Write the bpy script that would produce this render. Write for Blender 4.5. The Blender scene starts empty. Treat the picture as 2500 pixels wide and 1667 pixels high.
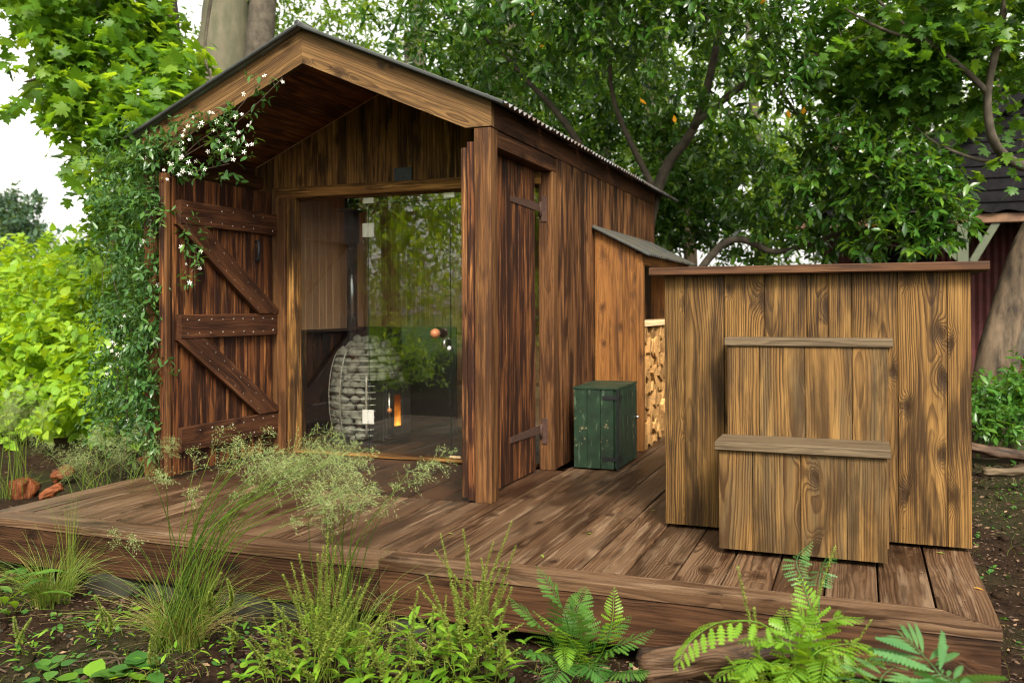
import bpy, bmesh, math, random
import numpy as np
from mathutils import Vector, Matrix, noise as mnoise

# ------------------------------------------------------------------ camera
SC = bpy.context.scene
COL = SC.collection
F, CX0, CY0 = 2200.0, 1250.0, 748.6          # focal length and principal point, in pixels of the 2500 wide photo
YAW, PITCH, ROLL = -0.37144, 0.0012, -0.0040
CAM = Vector((2.1236, -5.1011, 1.2))
_c, _s = math.cos(YAW), math.sin(YAW)
FWD = Vector((_s*math.cos(PITCH), _c*math.cos(PITCH), math.sin(PITCH)))
_r = Vector((_c, -_s, 0)); _u = _r.cross(FWD)
RGT = (math.cos(ROLL)*_r + math.sin(ROLL)*_u).normalized()
UPV = (-math.sin(ROLL)*_r + math.cos(ROLL)*_u).normalized()
cam = bpy.data.cameras.new('camera')
cam.sensor_width = 36; cam.lens = F/2500*36
cam.shift_y = (CY0-833.5)/2500
cam.clip_start = .05; cam.clip_end = 600
cam.dof.use_dof = True; cam.dof.focus_distance = 4.7; cam.dof.aperture_fstop = 2.4
camo = bpy.data.objects.new('camera', cam); COL.objects.link(camo)
M = Matrix((RGT, UPV, -FWD)).transposed().to_4x4(); M.translation = CAM
camo.matrix_world = M
SC.camera = camo

# ------------------------------------------------------------------ sky, sun, exposure
SUN_EL, SUN_AZ = math.radians(43), math.radians(150)      # azimuth measured clockwise from +Y
w = bpy.data.worlds.new('World'); SC.world = w; w.use_nodes = True
nt = w.node_tree; nt.nodes.clear()
sky = nt.nodes.new('ShaderNodeTexSky'); sky.sky_type = 'NISHITA'; sky.sun_disc = False
sky.sun_elevation = SUN_EL; sky.sun_rotation = SUN_AZ
sky.air_density = 1.0; sky.dust_density = 3.5; sky.ozone_density = 1.0
hs = nt.nodes.new('ShaderNodeHueSaturation'); hs.inputs['Saturation'].default_value = .10
bg = nt.nodes.new('ShaderNodeBackground'); bg.inputs['Strength'].default_value = .10
wo = nt.nodes.new('ShaderNodeOutputWorld')
nt.links.new(sky.outputs[0], hs.inputs['Color']); wt = nt.nodes.new('ShaderNodeMix'); wt.data_type = 'RGBA'; wt.blend_type = 'MULTIPLY'; wt.inputs[0].default_value = 1; wt.inputs[7].default_value = (1, .965, .90, 1)   # cloud cover, faintly warm
nt.links.new(hs.outputs[0], wt.inputs[6]); nt.links.new(wt.outputs[2], bg.inputs['Color'])
nt.links.new(bg.outputs[0], wo.inputs['Surface'])
sl = bpy.data.lights.new('sun', 'SUN'); sl.energy = 1.5; sl.angle = math.radians(16); sl.color = (1, .93, .82)
so = bpy.data.objects.new('sun', sl); COL.objects.link(so)
sd = Vector((math.sin(SUN_AZ)*math.cos(SUN_EL), math.cos(SUN_AZ)*math.cos(SUN_EL), math.sin(SUN_EL)))
so.rotation_euler = (-sd).to_track_quat('-Z', 'Y').to_euler(); so.location = sd*40
SC.view_settings.view_transform = 'Standard'; SC.view_settings.look = 'None'
SC.view_settings.exposure = 2.25; SC.view_settings.gamma = 1; SC.view_settings.use_curve_mapping = False
SC.render.engine = 'CYCLES'
cy = SC.cycles
cy.max_bounces = 8; cy.diffuse_bounces = 4; cy.glossy_bounces = 3; cy.transmission_bounces = 6; cy.transparent_max_bounces = 10
cy.filter_width = 1.1; cy.use_denoising = True; cy.adaptive_threshold = .004
try: cy.denoiser = 'OPENIMAGEDENOISE'
except Exception: pass

# ------------------------------------------------------------------ helpers
rnd = random.Random(11)
rng = np.random.default_rng(11)
def ray(px, py):
    return FWD + RGT*((px-CX0)/F) - UPV*((py-CY0)/F)
def at(px, py, depth):                       # a point at a given depth in front of the camera
    return CAM + ray(px, py)*depth
def on(px, py, axis, val):                   # a point on the plane axis = val
    d = ray(px, py); return CAM + d*((val-CAM[axis])/d[axis])

WM = {}                                      # world matrices by object name
def put(o, parent, Mx):
    COL.objects.link(o)
    if parent is not None:
        o.parent = parent
        o.matrix_parent_inverse = Matrix.Identity(4)
        o.matrix_local = WM[parent.name].inverted() @ Mx
    else:
        o.matrix_local = Mx
    WM[o.name] = Mx.copy()
    return o
def thing(name, label, cat, loc=(0, 0, 0), group=None):
    o = bpy.data.objects.new(name, None); o.empty_display_size = .1
    put(o, None, Matrix.Translation(loc))
    return tag(o, label, cat, group)
def tag(o, label=None, cat=None, group=None, kind=None):
    if label: o['label'] = label
    if cat: o['category'] = cat
    if group: o['group'] = group
    if kind: o['kind'] = kind
    return o
def part(name, mesh, parent=None, Mx=None):
    return put(bpy.data.objects.new(name, mesh), parent, Mx if Mx is not None else Matrix.Identity(4))
def mesh_py(name, v, f, mat, smooth=False):
    m = bpy.data.meshes.new(name); m.from_pydata([tuple(a) for a in v], [], [tuple(a) for a in f])
    if mat: m.materials.append(mat)
    if smooth: m.polygons.foreach_set('use_smooth', [True]*len(m.polygons))
    m.update(); return m
def mesh_np(name, V, T, mat, attr=None, smooth=False, mats=None, midx=None):
    """triangles only, from arrays"""
    m = bpy.data.meshes.new(name); n, t = len(V), len(T)
    m.vertices.add(n); m.vertices.foreach_set('co', np.ascontiguousarray(V, dtype=np.float32).ravel())
    m.loops.add(3*t); m.loops.foreach_set('vertex_index', np.ascontiguousarray(T, dtype=np.int32).ravel())
    m.polygons.add(t)
    m.polygons.foreach_set('loop_start', np.arange(0, 3*t, 3, dtype=np.int32))
    m.polygons.foreach_set('loop_total', np.full(t, 3, dtype=np.int32))
    if mats:
        for q in mats: m.materials.append(q)
        if midx is not None: m.polygons.foreach_set('material_index', np.ascontiguousarray(midx, dtype=np.int32))
    elif mat: m.materials.append(mat)
    if smooth: m.polygons.foreach_set('use_smooth', np.ones(t, dtype=bool))
    m.update(calc_edges=True)
    if attr is not None:
        a = m.attributes.new('rnd', 'FLOAT', 'POINT'); a.data.foreach_set('value', np.ascontiguousarray(attr, dtype=np.float32))
    return m

# --- one board: chamfered bar, its grain running along local Z
_cache = {}
def bar_mesh(w_, t_, L, mat, ch=.003, name='board'):
    k = (round(w_, 4), round(t_, 4), round(L, 4), mat.name, ch, name)
    if k in _cache: return _cache[k]
    a, b, c = w_/2, t_/2, min(ch, w_*.3, t_*.3)
    prof = [(-a+c, -b), (a-c, -b), (a, -b+c), (a, b-c), (a-c, b), (-a+c, b), (-a, b-c), (-a, -b+c)]
    v, f = [], []
    for z in (-L/2, L/2):
        v += [(x, y, z) for x, y in prof]
    for i in range(8):
        j = (i+1) % 8; f.append((i, j, 8+j, 8+i))
    f.append(tuple(range(7, -1, -1))); f.append(tuple(range(8, 16)))
    _cache[k] = mesh_py(name, v, f, mat); return _cache[k]
def frame(axis, wdir, org):
    z = Vector(axis).normalized(); x = Vector(wdir); x = (x - x.dot(z)*z).normalized(); y = z.cross(x)
    Mx = Matrix((x, y, z)).transposed().to_4x4(); Mx.translation = org; return Mx
def board(name, p0, p1, wdir, w_, t_, mat, parent, ch=.003, jit=0.0, label=None):
    p0, p1 = Vector(p0), Vector(p1); L = (p1-p0).length
    Mx = frame(p1-p0, wdir, (p0+p1)/2)
    if rnd.random() < .5: Mx = Mx @ Matrix.Rotation(math.pi, 4, 'X')
    if jit:
        Mx = Matrix.Translation(Mx.to_3x3() @ Vector((0, rnd.uniform(-jit, jit), 0))) @ Mx
    o = part(name, bar_mesh(w_, t_, L, mat, ch, name), parent, Mx)
    if label: o['label'] = label
    return o
def prism(name, pts, ext, axis, mat, parent):
    """flat polygon (world points, counter-clockwise seen against ext) pushed along ext; grain along axis"""
    pts = [Vector(p) for p in pts]; ext = Vector(ext)
    z = Vector(axis).normalized(); y = ext.normalized(); x = y.cross(z).normalized()
    Mx = Matrix((x, y, z)).transposed().to_4x4(); Mx.translation = sum(pts, Vector())/len(pts) + ext/2
    Mi = Mx.inverted(); n = len(pts)
    v = [Mi @ p for p in pts] + [Mi @ (p+ext) for p in pts]
    f = [tuple(range(n-1, -1, -1)), tuple(range(n, 2*n))] + [(i, (i+1) % n, n+(i+1) % n, n+i) for i in range(n)]
    m = mesh_py(name, v, f, mat)
    bm = bmesh.new(); bm.from_mesh(m); bmesh.ops.recalc_face_normals(bm, faces=bm.faces); bm.to_mesh(m); bm.free()
    return part(name, m, parent, Mx)
def box(name, lo, hi, mat, parent, ch=.002, axis=2):
    lo, hi = Vector(lo), Vector(hi); c = (lo+hi)/2; d = hi-lo
    a = Vector((0, 0, 0)); a[axis] = d[axis]/2
    wax = (axis+1) % 3; wd = Vector((0, 0, 0)); wd[wax] = 1
    return board(name, c-a, c+a, wd, d[wax], d[(axis+2) % 3], mat, parent, ch)
def lathe_mesh(name, prof, mat, n=20, smooth=True, cap=True):
    v, f = [], []
    for r, z in prof:
        v += [(r*math.cos(2*math.pi*i/n), r*math.sin(2*math.pi*i/n), z) for i in range(n)]
    for k in range(len(prof)-1):
        for i in range(n):
            j = (i+1) % n; f.append((k*n+i, k*n+j, (k+1)*n+j, (k+1)*n+i))
    if cap: f.append(tuple(range(n-1, -1, -1))); f.append(tuple((len(prof)-1)*n+i for i in range(n)))
    return mesh_py(name, v, f, mat, smooth)
def tube_arrays(pts, rad, n=6, jit=0):
    pts = [Vector(p) for p in pts]; V, T = [], []; prev = None
    for k, p in enumerate(pts):
        t = (pts[min(k+1, len(pts)-1)] - pts[max(k-1, 0)]).normalized()
        if prev is None: x = t.orthogonal().normalized()
        else: x = (prev - prev.dot(t)*t).normalized()
        prev = x; y = t.cross(x); r = rad[k] if hasattr(rad, '__len__') else rad
        for i in range(n):
            a = 2*math.pi*i/n; q = r*(1+(rnd.uniform(-jit, jit) if jit else 0))
            V.append(p + (x*math.cos(a)+y*math.sin(a))*q)
    for k in range(len(pts)-1):
        for i in range(n):
            j = (i+1) % n; a, b, c, d = k*n+i, k*n+j, (k+1)*n+j, (k+1)*n+i
            T += [(a, b, c), (a, c, d)]
    V.append(pts[0]); V.append(pts[-1]); e = len(V); K = (len(pts)-1)*n
    for i in range(n):
        j = (i+1) % n; T += [(e-2, j, i), (e-1, K+i, K+j)]
    return np.array([tuple(a) for a in V], dtype=np.float32), np.array(T, dtype=np.int32)
def join(arrs):
    Vs, Ts, k = [], [], 0
    for V, T in arrs: Vs.append(V); Ts.append(T+k); k += len(V)
    return np.concatenate(Vs), np.concatenate(Ts)
def tube(name, pts, rad, mat, parent, n=8, smooth=True, jit=0):
    V, T = tube_arrays(pts, rad, n, jit); c = V.mean(0); Mx = Matrix.Translation(c)
    return part(name, mesh_np(name, V-c, T, mat, smooth=smooth), parent, Mx)
def curve_pts(ctrl, n=14):
    """Catmull-Rom through the control points"""
    P = [Vector(p) for p in ctrl]; P = [2*P[0]-P[1]] + P + [2*P[-1]-P[-2]]; out = []
    segs = len(P)-3
    for k in range(n):
        t = k/(n-1)*segs; i = min(int(t), segs-1); t -= i; a, b, c, d = P[i:i+4]
        out.append(.5*((2*b)+(-a+c)*t+(2*a-5*b+4*c-d)*t*t+(-a+3*b-3*c+d)*t*t*t))
    return out
def rock_mesh(name, mat, seed, sub=2, amp=.25, scale=(1, 1, 1), freq=1.6):
    bm = bmesh.new(); bmesh.ops.create_icosphere(bm, subdivisions=sub, radius=1)
    o = Vector((seed*7.3, seed*3.1, seed*1.7))
    for v in bm.verts:
        d = v.co.normalized(); k = 1+amp*mnoise.noise(d*freq+o)+amp*.4*mnoise.noise(d*freq*3+o)
        v.co = Vector((d.x*scale[0], d.y*scale[1], d.z*scale[2]))*k
    m = bpy.data.meshes.new(name); bm.to_mesh(m); bm.free(); m.materials.append(mat)
    m.polygons.foreach_set('use_smooth', [True]*len(m.polygons)); return m

# ------------------------------------------------------------------ materials
class NB:
    def __init__(s, name):
        s.m = bpy.data.materials.new(name); s.m.use_nodes = True; s.t = s.m.node_tree; s.t.nodes.clear()
    def n(s, typ, **kw):
        o = s.t.nodes.new('ShaderNode'+typ)
        for k, v in kw.items(): setattr(o, k, v)
        return o
    def set(s, sock, v):
        if isinstance(v, bpy.types.NodeSocket): s.t.links.new(v, sock)
        elif isinstance(v, (tuple, list)) and len(v) == 3 and sock.type == 'RGBA': sock.default_value = (*v, 1)
        else: sock.default_value = v
    def math(s, op, a, b=0.0, c=None, clamp=False):
        o = s.n('Math', operation=op); o.use_clamp = clamp; s.set(o.inputs[0], a); s.set(o.inputs[1], b)
        if c is not None: s.set(o.inputs[2], c)
        return o.outputs[0]
    def vm(s, op, a, b=None):
        o = s.n('VectorMath', operation=op); s.set(o.inputs[0], a)
        if b is not None: s.set(o.inputs[1], b)
        return o.outputs['Value'] if op == 'LENGTH' else o.outputs[0]
    def noise(s, vec, scale=1.0, detail=2.0, rough=.5, dist=0.0):
        o = s.n('TexNoise'); s.set(o.inputs['Vector'], vec); s.set(o.inputs['Scale'], scale)
        o.inputs['Detail'].default_value = detail; o.inputs['Roughness'].default_value = rough; o.inputs['Distortion'].default_value = dist
        return o.outputs['Fac']
    def mapr(s, v, a, b, c=0.0, d=1.0, smooth=False):
        o = s.n('MapRange'); o.clamp = True
        if smooth: o.interpolation_type = 'SMOOTHSTEP'
        s.set(o.inputs[0], v); s.set(o.inputs[1], a); s.set(o.inputs[2], b); s.set(o.inputs[3], c); s.set(o.inputs[4], d)
        return o.outputs[0]
    def mix(s, fac, a, b, mode='MIX'):
        o = s.n('Mix', data_type='RGBA', blend_type=mode); o.clamp_factor = True
        s.set(o.inputs[0], fac); s.set(o.inputs[6], a); s.set(o.inputs[7], b); return o.outputs[2]
    def xyz(s, v):
        o = s.n('SeparateXYZ'); s.set(o.inputs[0], v); return o.outputs
    def comb(s, x, y, z):
        o = s.n('CombineXYZ'); s.set(o.inputs[0], x); s.set(o.inputs[1], y); s.set(o.inputs[2], z); return o.outputs[0]
    def bump(s, h, strength=.4, dist=.002):
        o = s.n('Bump'); o.inputs['Strength'].default_value = strength; o.inputs['Distance'].default_value = dist
        s.set(o.inputs['Height'], h); return o.outputs[0]
    def pr(s, col, rough=.6, normal=None, spec=.5, metal=0.0, **kw):
        o = s.n('BsdfPrincipled'); s.set(o.inputs['Base Color'], col); s.set(o.inputs['Roughness'], rough)
        o.inputs['Specular IOR Level'].default_value = spec; s.set(o.inputs['Metallic'], metal)
        if normal is not None: s.set(o.inputs['Normal'], normal)
        for k, v in kw.items(): s.set(o.inputs[k], v)
        return o.outputs[0]
    def out(s, sh):
        o = s.n('OutputMaterial'); s.t.links.new(sh, o.inputs['Surface']); return s.m

def wood(name, light, dark, stain, ring=120.0, ramt=.8, blotch=.8, knots=.8, rough=(.5, .75), grey=None, greyamt=0.0, bump=.6, vary=.3, bscale=8.0, fibre=.4, thresh=(.44, .62), spec=.14, hil=None, hamt=.5, rift=.42, hs=34.0):
    """sawn softwood in object space: rings about a wandering pith, knots, fibres, worn stain streaks"""
    b = NB(name)
    tc = b.n('TexCoord').outputs['Object']; oi = b.n('ObjectInfo').outputs['Random']
    r2 = b.math('FRACT', b.math('MULTIPLY', oi, 17.13)); r3 = b.math('FRACT', b.math('MULTIPLY', oi, 43.7)); r4 = b.math('FRACT', b.math('MULTIPLY', oi, 91.3))
    off = b.comb(b.math('MULTIPLY', r2, 31.0), b.math('MULTIPLY', r3, 27.0), b.math('MULTIPLY', r4, 53.0))
    x, y, z = b.xyz(tc); po = b.vm('ADD', tc, off)
    zz = b.comb(b.math('MULTIPLY', r4, 40.0), b.math('MULTIPLY', r2, 20.0), b.math('ADD', b.math('MULTIPLY', z, .8), b.math('MULTIPLY', r3, 30.0)))
    wn = b.n('TexNoise'); b.set(wn.inputs['Vector'], zz); wn.inputs['Scale'].default_value = 1.0; wn.inputs['Detail'].default_value = 2.0
    wr = b.n('SeparateColor'); b.set(wr.inputs[0], wn.outputs['Color'])
    wf = b.noise(b.vm('MULTIPLY', po, (10, 10, 2.6)), 1.0, 3.0, .55)
    px = b.math('ADD', x, b.math('ADD', b.math('MULTIPLY', b.math('SUBTRACT', wr.outputs[0], .5), .085), b.math('MULTIPLY', b.math('SUBTRACT', r2, .5), rift)))
    py = b.math('ADD', b.math('ADD', y, .05), b.math('MULTIPLY', b.math('SUBTRACT', wr.outputs[1], .4), .13))
    rad = b.vm('LENGTH', b.comb(px, py, 0.0))
    pxo, pyo, pzo = b.xyz(po); vo = b.n('TexVoronoi'); vo.feature = 'F1'; vo.voronoi_dimensions = '2D'; b.set(vo.inputs['Vector'], b.comb(b.math('ADD', b.math('MULTIPLY', pxo, 6.0), b.math('MULTIPLY', wf, .35)), b.math('ADD', b.math('MULTIPLY', pzo, 3.6), b.math('MULTIPLY', wf, .35)), 0.0)); vo.inputs['Scale'].default_value = 1.0
    kd = vo.outputs['Distance']; vr = b.n('SeparateColor'); b.set(vr.inputs[0], vo.outputs['Color'])
    kon = b.mapr(vr.outputs[0], .70, .72)
    ksz = b.math('ADD', .55, b.math('MULTIPLY', vr.outputs[1], .6)); kdn = b.math('DIVIDE', kd, ksz)
    kb = b.math('MULTIPLY', b.math('POWER', b.mapr(kdn, 0.0, .50, 1.0, 0.0), 2.2), kon)
    kc = b.math('MULTIPLY', b.mapr(kdn, .07, .17, 1.0, 0.0, True), kon)
    kh = b.math('MULTIPLY', b.mapr(kdn, .10, .45, 1.0, 0.0, True), kon)
    ph = b.math('ADD', b.math('MULTIPLY', rad, ring), b.math('MULTIPLY', wf, 1.5))
    ph = b.math('ADD', ph, b.math('MULTIPLY', kb, 6.5*knots))
    # rings of uneven width
    ph = b.math('ADD', ph, b.math('MULTIPLY', b.noise(b.comb(b.math('MULTIPLY', rad, 26.0), b.math('MULTIPLY', r3, 50.0), 0.0), 1.0, 2.0), 3.0))
    fr = b.math('FRACT', ph)
    rg = b.math('MULTIPLY', b.mapr(fr, .25, .86, 0, 1, True), b.mapr(fr, .88, 1.0, 1, 0, True))
    fib = b.noise(b.vm('MULTIPLY', po, (320, 320, 6)), 1.0, 2.0, .6)
    fib2 = b.noise(b.vm('MULTIPLY', po, (85, 85, 1.8)), 1.0, 4.0, .62)
    bl = b.noise(b.vm('MULTIPLY', po, (bscale, bscale, 1.5)), 1.0, 5.0, .6, .4)
    bl2 = b.noise(b.vm('MULTIPLY', po, (bscale*4.5, bscale*4.5, 2.4)), 1.0, 3.0, .6)
    blo = b.math('ADD', b.math('ADD', b.math('MULTIPLY', bl, .60), b.math('MULTIPLY', bl2, .28)), b.math('MULTIPLY', fib2, .12))
    blo = b.math('ADD', blo, b.math('MULTIPLY', kh, .10*min(1.0, knots)))
    bm = b.math('MULTIPLY', b.mapr(blo, thresh[0], thresh[1], 0, 1, True), blotch)
    rsel = b.mapr(b.noise(b.vm('MULTIPLY', po, (4, 4, .9)), 1.0, 2.0), .3, .62, .3, 1.0)
    col = b.mix(b.math('MULTIPLY', b.mapr(fib2, .40, .66), .65), light, dark)
    if grey is not None:
        gm = b.mapr(b.noise(b.vm('MULTIPLY', po, (6, 6, 1.1)), 1.0, 4.0), .42, .6, 0, greyamt, True)
        col = b.mix(gm, col, grey)
    col = b.mix(b.math('MULTIPLY', b.math('MULTIPLY', rg, rsel), ramt), col, dark)
    if hil is not None:
        hn = b.noise(b.vm('MULTIPLY', po, (hs, hs, 1.5)), 1.0, 3.0, .62)
        col = b.mix(b.math('MULTIPLY', b.mapr(hn, .54, .68, 0, 1, True), hamt), col, hil)
    col = b.mix(bm, col, stain)
    col = b.mix(b.math('MULTIPLY', kc, .65*min(1, knots)), col, tuple(c*.5 for c in dark))
    val = b.math('ADD', b.math('MULTIPLY', fib, fibre*1.6), 1-fibre*.8)
    val = b.math('MULTIPLY', val, b.math('ADD', 1-vary*.5, b.math('MULTIPLY', r3, vary)))
    mul = b.n('VectorMath', operation='SCALE'); b.set(mul.inputs[0], col); b.set(mul.inputs['Scale'], val)
    ht = b.math('ADD', b.math('ADD', b.math('MULTIPLY', rg, -.6), b.math('MULTIPLY', fib2, .7)), b.math('MULTIPLY', fib, .4))
    ro = b.mapr(blo, .35, .65, rough[1], rough[0])
    return b.out(b.pr(mul.outputs[0], ro, b.bump(ht, bump, .0025), spec))

def plain(name, col, rough=.6, spec=.4, metal=0.0, nscale=30.0, namt=.25, bump=0.0, col2=None, stretch=1.0):
    b = NB(name); tc = b.n('TexCoord').outputs['Object']
    oi = b.n('ObjectInfo').outputs['Random']
    n = b.noise(b.vm('MULTIPLY', b.vm('ADD', tc, b.comb(b.math('MULTIPLY', oi, 19.0), 3.0, b.math('MULTIPLY', oi, 7.0))), (1.0, 1.0, stretch)), nscale, 5.0, .65)
    c2 = col2 if col2 is not None else tuple(c*(1-namt) for c in col); c1 = col if col2 is not None else tuple(min(1, c*(1+namt)) for c in col)
    return b.out(b.pr(b.mix(b.mapr(n, .35, .65), c2, c1), rough, b.bump(n, bump, .004) if bump else None, spec, metal))

def leafmat(name, c0, c1, c2, trans=.45, rough=.35, tcol=None, spec=.28, tgain=1.7):
    """leaf blade: colour from the leaf's own random value, light passing through it as well as off it"""
    b = NB(name); at_ = b.n('Attribute', attribute_name='rnd').outputs['Fac']; oi = b.n('ObjectInfo').outputs['Random']
    v = b.math('FRACT', b.math('ADD', at_, b.math('MULTIPLY', oi, .13)))
    ra = b.n('ValToRGB'); b.set(ra.inputs[0], v); e = ra.color_ramp.elements
    e[0].position = .0; e[0].color = (*c0, 1); e[1].position = 1.0; e[1].color = (*c2, 1)
    m = e.new(.55); m.color = (*c1, 1)
    tcn = b.n('TexCoord').outputs['Object']; n = b.noise(tcn, 45.0, 2.0)
    col = b.mix(b.mapr(n, .3, .7, 0, .35), ra.outputs[0], tuple(c*.6 for c in c0))
    p = b.pr(col, rough, None, spec)
    tr = b.n('BsdfTranslucent')
    sc = b.n('VectorMath', operation='MULTIPLY'); b.set(sc.inputs[0], ra.outputs[0]); sc.inputs[1].default_value = tcol if tcol else (tgain*1.25, tgain, tgain*.35)
    b.set(tr.inputs['Color'], sc.outputs[0])
    mx = b.n('MixShader'); mx.inputs[0].default_value = trans; b.t.links.new(p, mx.inputs[1]); b.t.links.new(tr.outputs[0], mx.inputs[2])
    return b.out(mx.outputs[0])

W_CABIN = wood('cabin wood', (0.1165, 0.0485, 0.0165), (0.0400, 0.0148, 0.0057), (0.0117, 0.0044, 0.0025), ring=110, ramt=.5, blotch=.9, knots=.6, vary=.45, bscale=13, thresh=(.45, .545), fibre=.5, hil=(0.2258, 0.1116, 0.0367), hamt=.85, hs=42)
W_BARGE = wood('barge wood', (0.1287, 0.0699, 0.0244), (0.0300, 0.0146, 0.0055), (0.0138, 0.0064, 0.0033), ring=95, ramt=.8, blotch=.6, knots=1.0, vary=.12, thresh=(.47, .66), rift=.2, hil=(0.2018, 0.1164, 0.0431), hamt=.4)
W_POST = wood('post wood', (0.1165, 0.0515, 0.0171), (0.0376, 0.0145, 0.0051), (0.0178, 0.0068, 0.0035), ring=150, ramt=.6, blotch=.65, knots=.4, vary=.2, thresh=(.46, .57), hil=(0.1697, 0.0823, 0.0266), hamt=.7)
W_DOOR = wood('door wood', (0.1149, 0.0406, 0.0122), (0.0333, 0.0106, 0.0041), (0.0099, 0.0035, 0.0026), ring=110, ramt=.5, blotch=.9, knots=.4, vary=.4, bscale=13, thresh=(.44, .54), fibre=.5, hil=(0.2514, 0.1050, 0.0310), hamt=.75, hs=45)
W_RAIL = wood('door rail wood', (0.0782, 0.0303, 0.0120), (0.0215, 0.0079, 0.0040), (0.0083, 0.0034, 0.0026), ring=85, ramt=.8, blotch=.7, knots=.8, vary=.2, thresh=(.45, .62), hil=(0.1981, 0.0858, 0.0326), hamt=.3)
W_SOFFIT = wood('soffit wood', (0.2710, 0.0969, 0.0301), (0.0646, 0.0244, 0.0094), (0.0196, 0.0082, 0.0046), ring=85, ramt=.6, blotch=.85, knots=.6, vary=.35, thresh=(.42, .58), hil=(0.6055, 0.2436, 0.0734), hamt=.4)
W_GABLE = wood('gable wood', (0.2196, 0.1046, 0.0276), (0.0466, 0.0204, 0.0064), (0.0132, 0.0062, 0.0032), ring=100, ramt=.6, blotch=.85, knots=.6, vary=.35, bscale=11, thresh=(.43, .58), hil=(0.4644, 0.2448, 0.0696), hamt=.6)
W_TUB = wood('tub wood', (0.1536, 0.0822, 0.0233), (0.0272, 0.0120, 0.0037), (0.0184, 0.0093, 0.0037), ring=100, ramt=1.0, blotch=.85, knots=1.0, vary=.38, bscale=6.5, thresh=(.46, .61), fibre=.35, hil=(0.2395, 0.1332, 0.0401), hamt=.45, hs=24)
W_STEP = wood('step wood', (0.1563, 0.0840, 0.0252), (0.0369, 0.0168, 0.0051), (0.0258, 0.0139, 0.0055), ring=85, ramt=1.0, blotch=.75, knots=1.1, vary=.2, bscale=5.5, grey=(0.0722, 0.0487, 0.0227), greyamt=.9, thresh=(.47, .61), hil=(0.2634, 0.1488, 0.0447), hamt=.4, hs=20, rift=.42)
W_LID = wood('lid wood', (0.0760, 0.0339, 0.0143), (0.0219, 0.0092, 0.0048), (0.0109, 0.0049, 0.0030), ring=85, ramt=.9, blotch=.7, knots=.5, vary=.2, hil=(0.1337, 0.0678, 0.0286), hamt=.35)
W_SEAT = wood('greyed seat wood', (0.1084, 0.0780, 0.0441), (0.0477, 0.0320, 0.0183), (0.0260, 0.0167, 0.0095), ring=110, ramt=.6, blotch=.6, knots=.3, vary=.15)
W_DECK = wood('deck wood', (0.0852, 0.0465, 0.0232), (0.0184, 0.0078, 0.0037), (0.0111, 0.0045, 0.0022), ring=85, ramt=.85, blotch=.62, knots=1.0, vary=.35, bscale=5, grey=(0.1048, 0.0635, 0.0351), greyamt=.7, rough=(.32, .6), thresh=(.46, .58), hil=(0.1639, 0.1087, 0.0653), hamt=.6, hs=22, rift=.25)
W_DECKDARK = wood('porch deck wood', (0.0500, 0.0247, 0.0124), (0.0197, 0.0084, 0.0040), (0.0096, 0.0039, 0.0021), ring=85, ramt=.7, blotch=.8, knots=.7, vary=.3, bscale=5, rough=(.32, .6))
W_FASCIA = wood('deck edge wood', (0.0614, 0.0275, 0.0117), (0.0158, 0.0065, 0.0029), (0.0058, 0.0026, 0.0013), ring=80, ramt=.8, blotch=.85, knots=.9, vary=.25, bscale=5, hil=(0.1025, 0.0530, 0.0246), hamt=.4, rift=.25)
W_SHED = wood('log store wood', (0.1815, 0.0748, 0.0181), (0.0666, 0.0246, 0.0067), (0.0243, 0.0094, 0.0037), ring=100, ramt=.65, blotch=.75, knots=.9, vary=.25, thresh=(.46, .64), hil=(0.2541, 0.1169, 0.0332), hamt=.4)
W_CEDAR = wood('cedar cladding', (.74, .46, .26), (.50, .28, .145), (.38, .20, .10), ring=120, ramt=.5, blotch=.3, knots=.2, vary=.5, bump=.1)
W_RAW = wood('pale raw wood', (.60, .43, .24), (.42, .27, .13), (.36, .22, .11), ring=100, ramt=.5, blotch=.2, knots=.4, vary=.15)
W_LOG = wood('split log wood', (0.3900, 0.2232, 0.0782), (0.2262, 0.1044, 0.0306), (0.1014, 0.0468, 0.0170), ring=40, ramt=.5, blotch=.6, knots=.2, vary=.8, bump=.8, fibre=.5)
W_ROT = wood('decayed log wood', (0.0875, 0.0490, 0.0252), (0.0280, 0.0140, 0.0077), (0.0084, 0.0049, 0.0035), ring=70, ramt=.6, blotch=.9, knots=.5, bump=1.0, bscale=14, hil=(0.1400, 0.0875, 0.0490), hamt=.5)
W_STUMP = wood('crumbled orange wood', (0.1670, 0.0487, 0.0151), (0.0654, 0.0192, 0.0076), (0.0218, 0.0074, 0.0041), ring=60, ramt=.5, blotch=.7, knots=.2, bump=1.0, bscale=16, hil=(0.2323, 0.0887, 0.0308), hamt=.4)
M_DARK = plain('dark metal', (.022, .023, .024), .45, .5, .6)
M_IRON = plain('brown iron', (.042, .021, .014), .7, .25, .0, 40)
M_BLACKIRON = plain('black iron', (.012, .012, .013), .5, .4, .4)
M_STEEL = plain('brushed steel', (.55, .53, .48), .28, .5, 1.0, 60, .08)
M_CAGE = plain('dull cage wire', (.30, .29, .25), .4, .5, .6, 60, .08)
M_PLATE = plain('pale steel plate', (.62, .60, .54), .35, .5, .55, 60, .06)
M_ROOF = plain('corrugated metal', (.26, .27, .27), .42, .5, .7, 3.0, .2, col2=(.15, .11, .085))
M_LEANROOF = plain('dull lichened sheet', (.030, .034, .036), .65, .3, .3, 5.0, .3, col2=(.055, .046, .026))
M_VERGE = plain('weathered verge trim', (.030, .032, .029), .55, .4, .3, 9.0, .3)
M_SHIELD = plain('black heat shield', (.008, .009, .010), .42, .5, .2)
M_FLUE = plain('dark flue steel', (.14, .155, .165), .25, .6, .85)
M_STONE = plain('sauna stone', (.120, .122, .100), .7, .3, 0, 14, .3, .3)
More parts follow.
